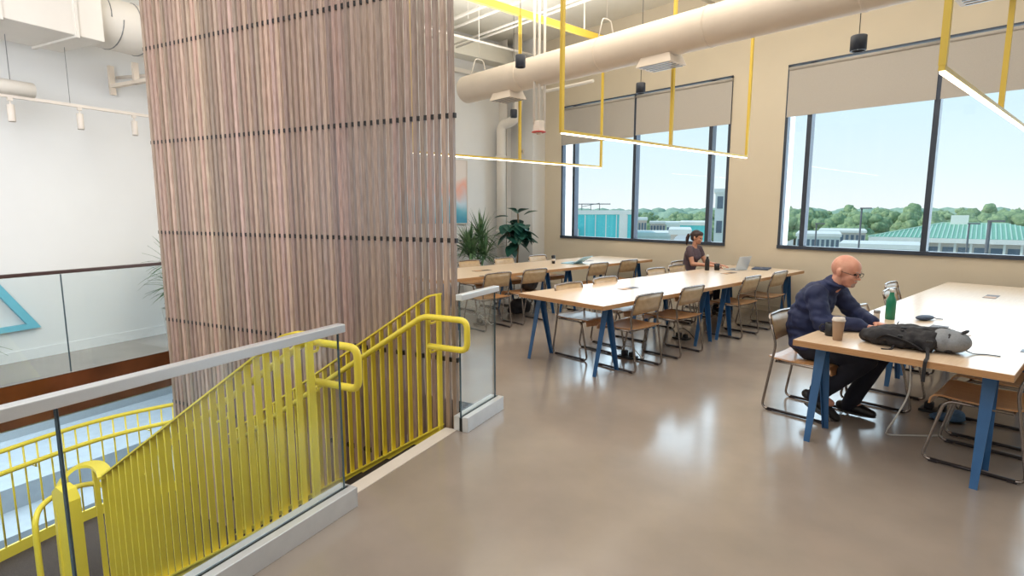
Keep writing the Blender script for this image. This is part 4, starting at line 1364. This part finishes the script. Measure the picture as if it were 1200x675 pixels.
def person_woman():
    V = Vector
    t = thing('person', 'woman with dark ponytail in brown top typing at a laptop', 'person', (-4.92, 8.47, 0))
    shR, shL = V((.03, -.15, 1.03)), V((.03, .15, 1.03))
    elR, elL = V((.12, -.19, .80)), V((.14, .19, .80))
    wrR, wrL = V((.42, -.10, .79)), V((.46, .07, .79))
    knR, knL = V((.42, -.09, .52)), V((.42, .09, .52))
    anR, anL = V((.34, -.08, .09)), V((.40, .1, .09))
    pel, waist, chest, neck, hd = (-.06, 0, .55), (-.05, 0, .72), (-.01, 0, .93), (.035, 0, 1.09), (.075, 0, 1.225)
    b = MB()
    b.ell(pel, (.12, .165, .10)); b.capsule(pel, waist, .11, .095); b.capsule(waist, chest, .095, .105); b.ell(chest, (.10, .14, .14), (0, .15, 0))
    b.capsule(V(chest) + V((.01, 0, .06)), neck, .075, .045); b.capsule(neck, V(hd) + V((-.015, 0, -.03)), .043, .043)
    for sh, el, wr in ((shR, elR, wrR), (shL, elL, wrL)):
        b.capsule(V((.0, sh.y * .4, 1.03)), sh, .05, .047); b.capsule(sh, el, .044, .035); b.capsule(el, wr, .036, .023)
    for s_, kn, an in ((-1, knR, anR), (1, knL, anL)):
        b.capsule(V((-.04, s_ * .085, .54)), kn, .082, .055); b.capsule(kn, an, .052, .034); b.capsule(an, an + V((.1, 0, -.05)), .034, .028)
    mt = head(b, V(hd), R(14), R(4), .93)
    hand(b, wrR, V((.95, .15, -.1)), V((0, 0, -1)), V((-.15, .95, 0)), (.1, .3, .3), r=.0075)
    hand(b, wrL, V((.95, -.15, -.1)), V((0, 0, -1)), V((-.15, -.95, 0)), (.1, .3, .3), r=.0075)
    b.organic('body', M['skin_w'], t, .0055, 4)
    b = MB()
    b.ell((-.06, 0, .58), (.14, .175, .09)); b.capsule((-.06, 0, .6), waist, .13, .112); b.capsule(waist, chest, .112, .120); b.ell((.0, 0, .93), (.12, .15, .14), (0, .15, 0))
    b.ell((.05, 0, .90), (.085, .13, .07))
    for sh, el in ((shR, elR), (shL, elL)):
        b.capsule(V((-.005, sh.y * .35, 1.03)), sh, .066, .058); b.capsule(sh, sh.lerp(el, .42), .058, .052)
    o = b.organic('shirt', M['shirt_w'], t, .009, 5)
    for v in o.data.vertices: v.co += v.normal * noise.noise(v.co * 14) * .006
    b = MB(); b.ell(pel, (.13, .175, .10))
    for s_, kn, an in ((-1, knR, anR), (1, knL, anL)):
        b.capsule(V((-.04, s_ * .085, .54)), kn, .09, .066); b.capsule(kn, an + V((0, 0, -.01)), .064, .05)
    b.organic('trousers', M['trouser'], t, .010, 4)
    for an in (anR, anL):
        b = MB(); shoe(b, an, (1, 0, 0), .24); b.organic('shoe', M['shoe_blk'], t, .007, 3)
    # hair
    b = MB()
    b.ell(mt @ V((-.028, 0, .034)), (.097, .082, .088)); b.ell(mt @ V((.012, 0, .062)), (.078, .073, .050)); b.ell(mt @ V((-.055, 0, -.02)), (.055, .068, .06))
    b.ell(mt @ V((-.115, 0, .02)), (.028, .028, .028))
    h = b.organic('hair', M['hair'], t, .006, 3)
    b = MB(); b.tube([mt @ V((-.12, 0, .02)), mt @ V((-.165, 0, .0)), mt @ V((-.175, .0, -.06)), mt @ V((-.165, 0, -.13)), mt @ V((-.15, 0, -.19))], .03, 10, scales=[.5, .95, 1, .75, .2]); b.build('ponytail', M['hair'], h)
    b = MB(); b.tube([mt @ V((-.135 + .02 * math.cos(a), .02 * math.sin(a), .012)) for a in [2 * PI * i / 12 for i in range(12)]], .006, 6, closed=True); b.build('hair_tie', M['paper'], h)
    for s_ in (-1, 1):
        b = MB(); b.ell(mt @ V((.080, s_ * .030, .002)), (.010, .011, .007)); b.build('eye', M['eye'], t)
    b = MB(); b.ell(mt @ V((.0935, 0, -.057)), (.006, .018, .003)); b.build('mouth', M['lip'], t)
    return t
person_woman()

# ================================================================== OUTDOORS
GZ = -13.0
def outp(px, py, dist):
    "world point at a given distance along the direction a window shows (only used to lay out the far city)"
    x = (px - 600) / 657.0; y = (337.5 - py) / 657.0
    hd = Vector((-math.sin(TH), math.cos(TH), 0)); up = Vector((0, 0, 1)); rt = hd.cross(up)
    fw = hd * math.cos(PITCH) - up * math.sin(PITCH); cu = hd * math.sin(PITCH) + up * math.cos(PITCH)
    d = fw + rt * x + cu * y
    h = math.hypot(d.x, d.y)
    return Vector((0, 0, HCAM)) + d * (dist / h)
b = MB(); b.b2(-1500, 1500, 25, 2500, GZ - .5, GZ)
struct(b.build('floor_city_ground', M['sky_ground']))

def far_building(name, label, px0, px1, ytop, dist, depth, m, win=(0, 0), roof=None, rot=None, grp=None, parapet=.4, winm='b_win'):
    a = outp(px0, ytop, dist); c = outp(px1, ytop, dist)
    mid = (a + c) / 2
    w = (c - a).length
    ang = math.atan2(c.y - a.y, c.x - a.x)
    h = mid.z - GZ
    t = thing(name, label, 'building', (mid.x, mid.y, GZ), ang, grp)
    b = MB(); b.b2(-w / 2, w / 2, 0, depth, 0, h); wl = b.build('wall', m, t)
    b = MB(); b.b2(-w / 2 - .2, w / 2 + .2, -.2, depth + .2, h - parapet, h + .1); b.build('parapet', M['b_white'], t)
    nx, nz = win
    for i in range(nx):
        for k in range(nz):
            cx = -w / 2 + (i + .5) * w / nx; cz = h - 1.6 - k * 3.2
            b = MB(); b.b2(cx - w / nx * .3, cx + w / nx * .3, -.08, 0, cz - .9, cz + .7); b.build('window', M[winm], t)
    return t, w, h
# teal building in the far window
t, w, h = far_building('teal_building', 'teal panelled building with white vertical strip beyond far window', 660, 746, 247.5, 62, 20, M['b_teal'], parapet=.35)
b = MB(); b.b2(w * .27, w * .37, -.12, 0, 0, h - .3); b.build('white_strip', M['b_white'], t)
b = MB()
for k in range(7): b.b2(-w / 2 + w * k / 7 + .1, -w / 2 + w * k / 7 + .2, -.06, 0, 0, h - .4)
b.build('panel_joint', M['b_white'], t)
b = MB(); b.b2(-w * .5, -w * .28, -1.6, -.1, 0, h - 1.9); b.build('annex', M['b_white'], t)
b = MB()
for x in (-2, -1, 0): b.bar((x, 3, h), (x, 3, h + .8), .08, .08)
b.bar((-2.6, 3, h + .8), (1.2, 3, h + .8), .1, .1); b.bar((-2, 3, h + .5), (0, 3, h + .9), .06, .06); b.build('roof_frame', M['pole'], t)
far_building('apartment_block', 'pinkish apartment block right of the teal building', 748, 758, 256, 120, 14, M['b_pink'], (3, 3))
far_building('apartment_block', 'grey stone block with dark windows in middle of far window', 762, 780, 260, 140, 8, M['b_stone'], (5, 3))
far_building('apartment_block', 'white block left of small teal building in far window', 781, 797, 261, 118, 14, M['b_white'], (4, 3))
far_building('small_teal_building', 'small teal building above the woman\'s head', 797, 832, 261, 90, 14, M['b_teal'])
far_building('low_warehouse', 'long low white warehouse along bottom of far window', 740, 800, 273.5, 75, 9, M['b_white'], (8, 1))
t, w, h = far_building('arched_garage', 'pale garage with a round arched opening behind the woman', 786, 808, 270, 55, 8, M['b_stone'])
b = MB(); b.prism([(-.9, 0)] + [(.9 * -math.cos(PI * i / 12), 2.0 + .9 * math.sin(PI * i / 12)) for i in range(13)] + [(.9, 0)], 0, .1)
o = b.build('arch_opening', M['paper'], t); o.rotation_euler = (PI / 2, 0, 0); o.location = (.3, -.02, h - 3.2)
far_building('white_tower', 'white tower block at right edge of the far window', 839, 862, 222, 80, 14, M['b_white'], (2, 6))
far_building('low_flat_building', 'low white flat-roofed building left in near window', 934, 985, 274.5, 110, 16, M['b_white'], (9, 2))
far_building('low_flat_building', 'long pale flat-roofed building behind bald man\'s head', 960, 1015, 270.5, 150, 18, M['b_stone'], (9, 2))
far_building('parking_deck', 'pale parking deck below the green roof', 985, 1080, 287, 92, 10, M['b_white'], (0, 0), parapet=.5)
# green roofed hall
a = outp(1018, 276, 108); c = outp(1290, 286, 108)
mid = (a + c) / 2; w = (Vector((c.x, c.y, 0)) - Vector((a.x, a.y, 0))).length; ang = math.atan2(c.y - a.y, c.x - a.x)
t = thing('green_roofed_hall', 'stone hall with ribbed green hipped metal roof outside near window', 'building', (mid.x, mid.y, GZ), ang)
eh = outp(1100, 279, 108).z - GZ; rh = outp(1100, 261.5, 118).z - GZ
D = 24
b = MB(); b.b2(-w / 2 + .6, w / 2 - .6, .6, D - .6, 0, eh - .1); b.build('wall', M['b_stone'], t)
b = MB(); b.b2(-w / 2, w / 2, 0, D, eh - .7, eh); b.build('cornice', M['b_white'], t)
b = MB()
vs = [(-w / 2, 0, eh), (w / 2, 0, eh), (w / 2, D, eh), (-w / 2, D, eh), (-w / 2 + 9, D / 2, rh), (w / 2 - 9, D / 2, rh)]
b._new(vs, [(0, 1, 5, 4), (1, 2, 5), (2, 3, 4, 5), (3, 0, 4), (3, 2, 1, 0)])
b.build('roof', M['b_roof'], t)
b = MB(); nr = 46
for i in range(nr):
    x = -w / 2 + w * (i + .5) / nr
    f = min(1, (x + w / 2) / 9, (w / 2 - x) / 9)
    b.bar((x, 0, eh + .03), (x, D / 2 * f, eh + (rh - eh) * f + .03), .16, .12)
b.bar((-w / 2, 0, eh + .05), (-w / 2 + 9, D / 2, rh + .05), .3, .2); b.bar((-w / 2 + 9, D / 2, rh + .05), (w / 2 - 9, D / 2, rh + .05), .35, .2)
b.build('roof_rib', M['b_rib'], t)
for i in range(14):
    x = -w / 2 + w * (i + .5) / 14
    b = MB(); b.b2(x - .7, x + .7, .5, .62, eh - 3.4, eh - 1.3); b.build('window', M['b_win'], t)
    b = MB(); b.b2(x - 1.25, x - .95, .45, .6, eh - 6, eh - .7); b.build('pilaster', M['b_white'], t)
b = MB(); b.b2(-w / 2 + 10, -w / 2 + 12.3, D / 2 - 1, D / 2 + 1, rh - 1, rh + 1.3); b.build('chimney', M['b_white'], t)

# lamp poles
for i, (px, y0, dist) in enumerate(((957, 262, 60), (1010, 244, 55), (1136, 262, 60), (1160, 259, 45))):
    p = outp(px, y0, dist)
    t = thing('lamp_pole', ['thin lamp pole at left of the near window', 'tall lamp pole in the left pane of near window', 'thin lamp pole before the green roof', 'dark thick lamp pole at right before the green roof'][i], 'lamp post', (p.x, p.y, GZ))
    b = MB(); b.tube([(0, 0, 0), (0, 0, p.z - GZ)], .07 if i < 3 else .1, 8); b.build('pole', M['pole'], t)
    b = MB(); b.box((.3, 0, p.z - GZ), (.8, .2, .1)); b.build('lamp_head', M['pole'], t)
# trees
def crown_mesh(seed, r):
    random.seed(seed)
    b = MB()
    for i in range(26):
        a = random.uniform(0, 2 * PI); q = random.uniform(0, .75) * r
        b.ell((q * math.cos(a), q * math.sin(a), r * random.uniform(.45, 1.35) * (1 - .3 * q / r)), (r * random.uniform(.22, .4), r * random.uniform(.22, .4), r * random.uniform(.2, .34)), None, 12, 8)
    for v in b.bm.verts:
        n = noise.noise(v.co * .9) * .5 + noise.noise(v.co * 2.9) * .6
        v.co += v.co.normalized() * n
    return b
protos = []
random.seed(31)
for s_ in range(3):
    t = thing('broadleaf_tree', 'x', 'tree', (0, 0, 0))
    crown_mesh(40 + s_, 6.0).build('crown', M['tree'], t, (0, 0, 4.5))
    b = MB(); b.tube([(0, 0, 0), (.1, 0, 8)], .4, 8); b.build('trunk', M['bark'], t)
    protos.append([t, False])
random.seed(77)
def put_tree(p, sc, lab, grp, i):
    pr_ = protos[i % 3]
    if not pr_[1]:
        o = pr_[0]; pr_[1] = True; o.location = p; o.rotation_euler = (0, 0, random.uniform(0, 6)); o['label'] = lab; o['group'] = grp
    else:
        o = dup(pr_[0], p, random.uniform(0, 6), lab, grp)
    o.scale = (sc, sc, sc)
placed = []
def grove(n, px0, px1, lab, grp, smin, smax, i0):
    k = 0; tries = 0
    while k < n and tries < 4000:
        tries += 1
        px = random.uniform(px0, px1); dist = random.uniform(180, 330); sc_ = random.uniform(smin, smax)
        p = outp(px, 246, dist)
        if any((p.x - a) ** 2 + (p.y - c) ** 2 < (6.0 * (sc_ + q)) ** 2 for a, c, q in placed): continue
        placed.append((p.x, p.y, sc_))
        put_tree((p.x, p.y, GZ + (dist - 165) * .010), sc_, lab, grp, i0 + k); k += 1
grove(44, 922, 1215, 'green broadleaf tree in the wooded band outside near window', 'trees in the wooded band outside the near window', .85, 1.15, 0)
grove(22, 742, 856, 'green broadleaf tree on the skyline outside far window', 'trees on the skyline outside the far window', .8, 1.1, 1)
# distant forest: uncountable
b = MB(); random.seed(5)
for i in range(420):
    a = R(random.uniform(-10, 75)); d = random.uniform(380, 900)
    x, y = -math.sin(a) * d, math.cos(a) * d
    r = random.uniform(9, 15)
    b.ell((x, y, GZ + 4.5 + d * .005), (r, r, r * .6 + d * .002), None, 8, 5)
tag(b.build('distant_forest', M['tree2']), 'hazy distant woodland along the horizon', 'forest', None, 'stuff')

# lower level small furniture seen through the railing
q = pr(-9.6, 3.4); 
t = thing('low_stool', 'small dark stool on the lower level steps behind curved railing', 'stool', (q[0], q[1], LZ + .76), ROT2)
b = MB(); b.lathe([(.17, .40), (.18, .41), (.18, .45), (.001, .455)], seg=20); b.build('seat', M['black'], t)
for a in (0, 1.57, 3.14, 4.71):
    b = MB(); b.tube([(.2 * math.cos(a), .2 * math.sin(a), 0), (.12 * math.cos(a), .12 * math.sin(a), .41)], .012, 6); b.build('leg', M['black'], t)

# ================================================================== LIGHT
w = bpy.data.worlds.new('world'); bpy.context.scene.world = w
w.use_nodes = True
N, L = w.node_tree.nodes, w.node_tree.links
bg = N['Background']
tc = N.new('ShaderNodeTexCoord'); spz = N.new('ShaderNodeSeparateXYZ'); L.new(tc.outputs['Generated'], spz.inputs['Vector'])
cr = N.new('ShaderNodeValToRGB'); e = cr.color_ramp.elements
e[0].position = 0.0; e[0].color = srgb(244, 251, 252)
e[1].position = 1.0; e[1].color = srgb(120, 180, 228)
for p, c in ((.06, srgb(230, 247, 251)), (.25, srgb(198, 237, 250)), (.5, srgb(165, 216, 242))):
    x = e.new(p); x.color = c
L.new(spz.outputs['Z'], cr.inputs['Fac']); L.new(cr.outputs['Color'], bg.inputs['Color'])
bg.inputs['Strength'].default_value = 1.08

def area(name, loc, rot, sx, sy, power, col):
    l = bpy.data.lights.new(name, 'AREA'); l.shape = 'RECTANGLE'; l.size = sx; l.size_y = sy; l.energy = power; l.color = col
    o = bpy.data.objects.new(name, l); C.objects.link(o); o.location = loc; o.rotation_euler = rot
    return o
area('ceiling_lamp_main', (-3.0, 5.2, 5.05), (0, 0, 0), 7, 6, 200, (1, .95, .88))  # added fill over the tables, no fixture there
area('ceiling_lamp_front', (-1.5, -1.0, 5.05), (0, 0, 0), 7, 5, 200, (1, .96, .92))  # added fill over the foreground, not an actual lamp
area('wall_wash', (-3.2, -1.2, 2.9), (0, R(84), ROT2), 2.5, 3, 230, (.94, .97, 1))  # unseen area light added to brighten the left wall
for i, (x0, x1) in enumerate(WINS):
    area('window_daylight', ((x0 + x1) / 2, YW + .62, 2.3), (-PI / 2, 0, 0), 3.9, 2.6, 100, (.72, .88, 1))  # area light added outside each window to strengthen the sky light
area('ceiling_wash', (-5.2, 5.2, 4.35), (PI, 0, 0), 6.5, 5, 240, (1, .97, .92))  # upward fill added to whiten the ceiling, no fixture behind it
p = pr(-11, 3)
area('lower_lamp', (p[0], p[1], -.6), (0, 0, 0), 8, 8, 640, (.90, .96, 1))  # cool fill added to brighten the lower level
s = bpy.data.lights.new('sun', 'SUN'); s.energy = 2.6; s.angle = R(3); s.color = (1, .96, .9)
so = bpy.data.objects.new('sun', s); C.objects.link(so); so.rotation_euler = (R(48), 0, R(-60)); so.location = (0, 0, 30)

sc = bpy.context.scene
sc.view_settings.view_transform = 'Standard'
sc.view_settings.look = 'None'
sc.view_settings.exposure = 0.0
sc.cycles.use_denoising = True
sc.cycles.max_bounces = 8
sc.cycles.transparent_max_bounces = 16
sc.cycles.sample_clamp_indirect = 6
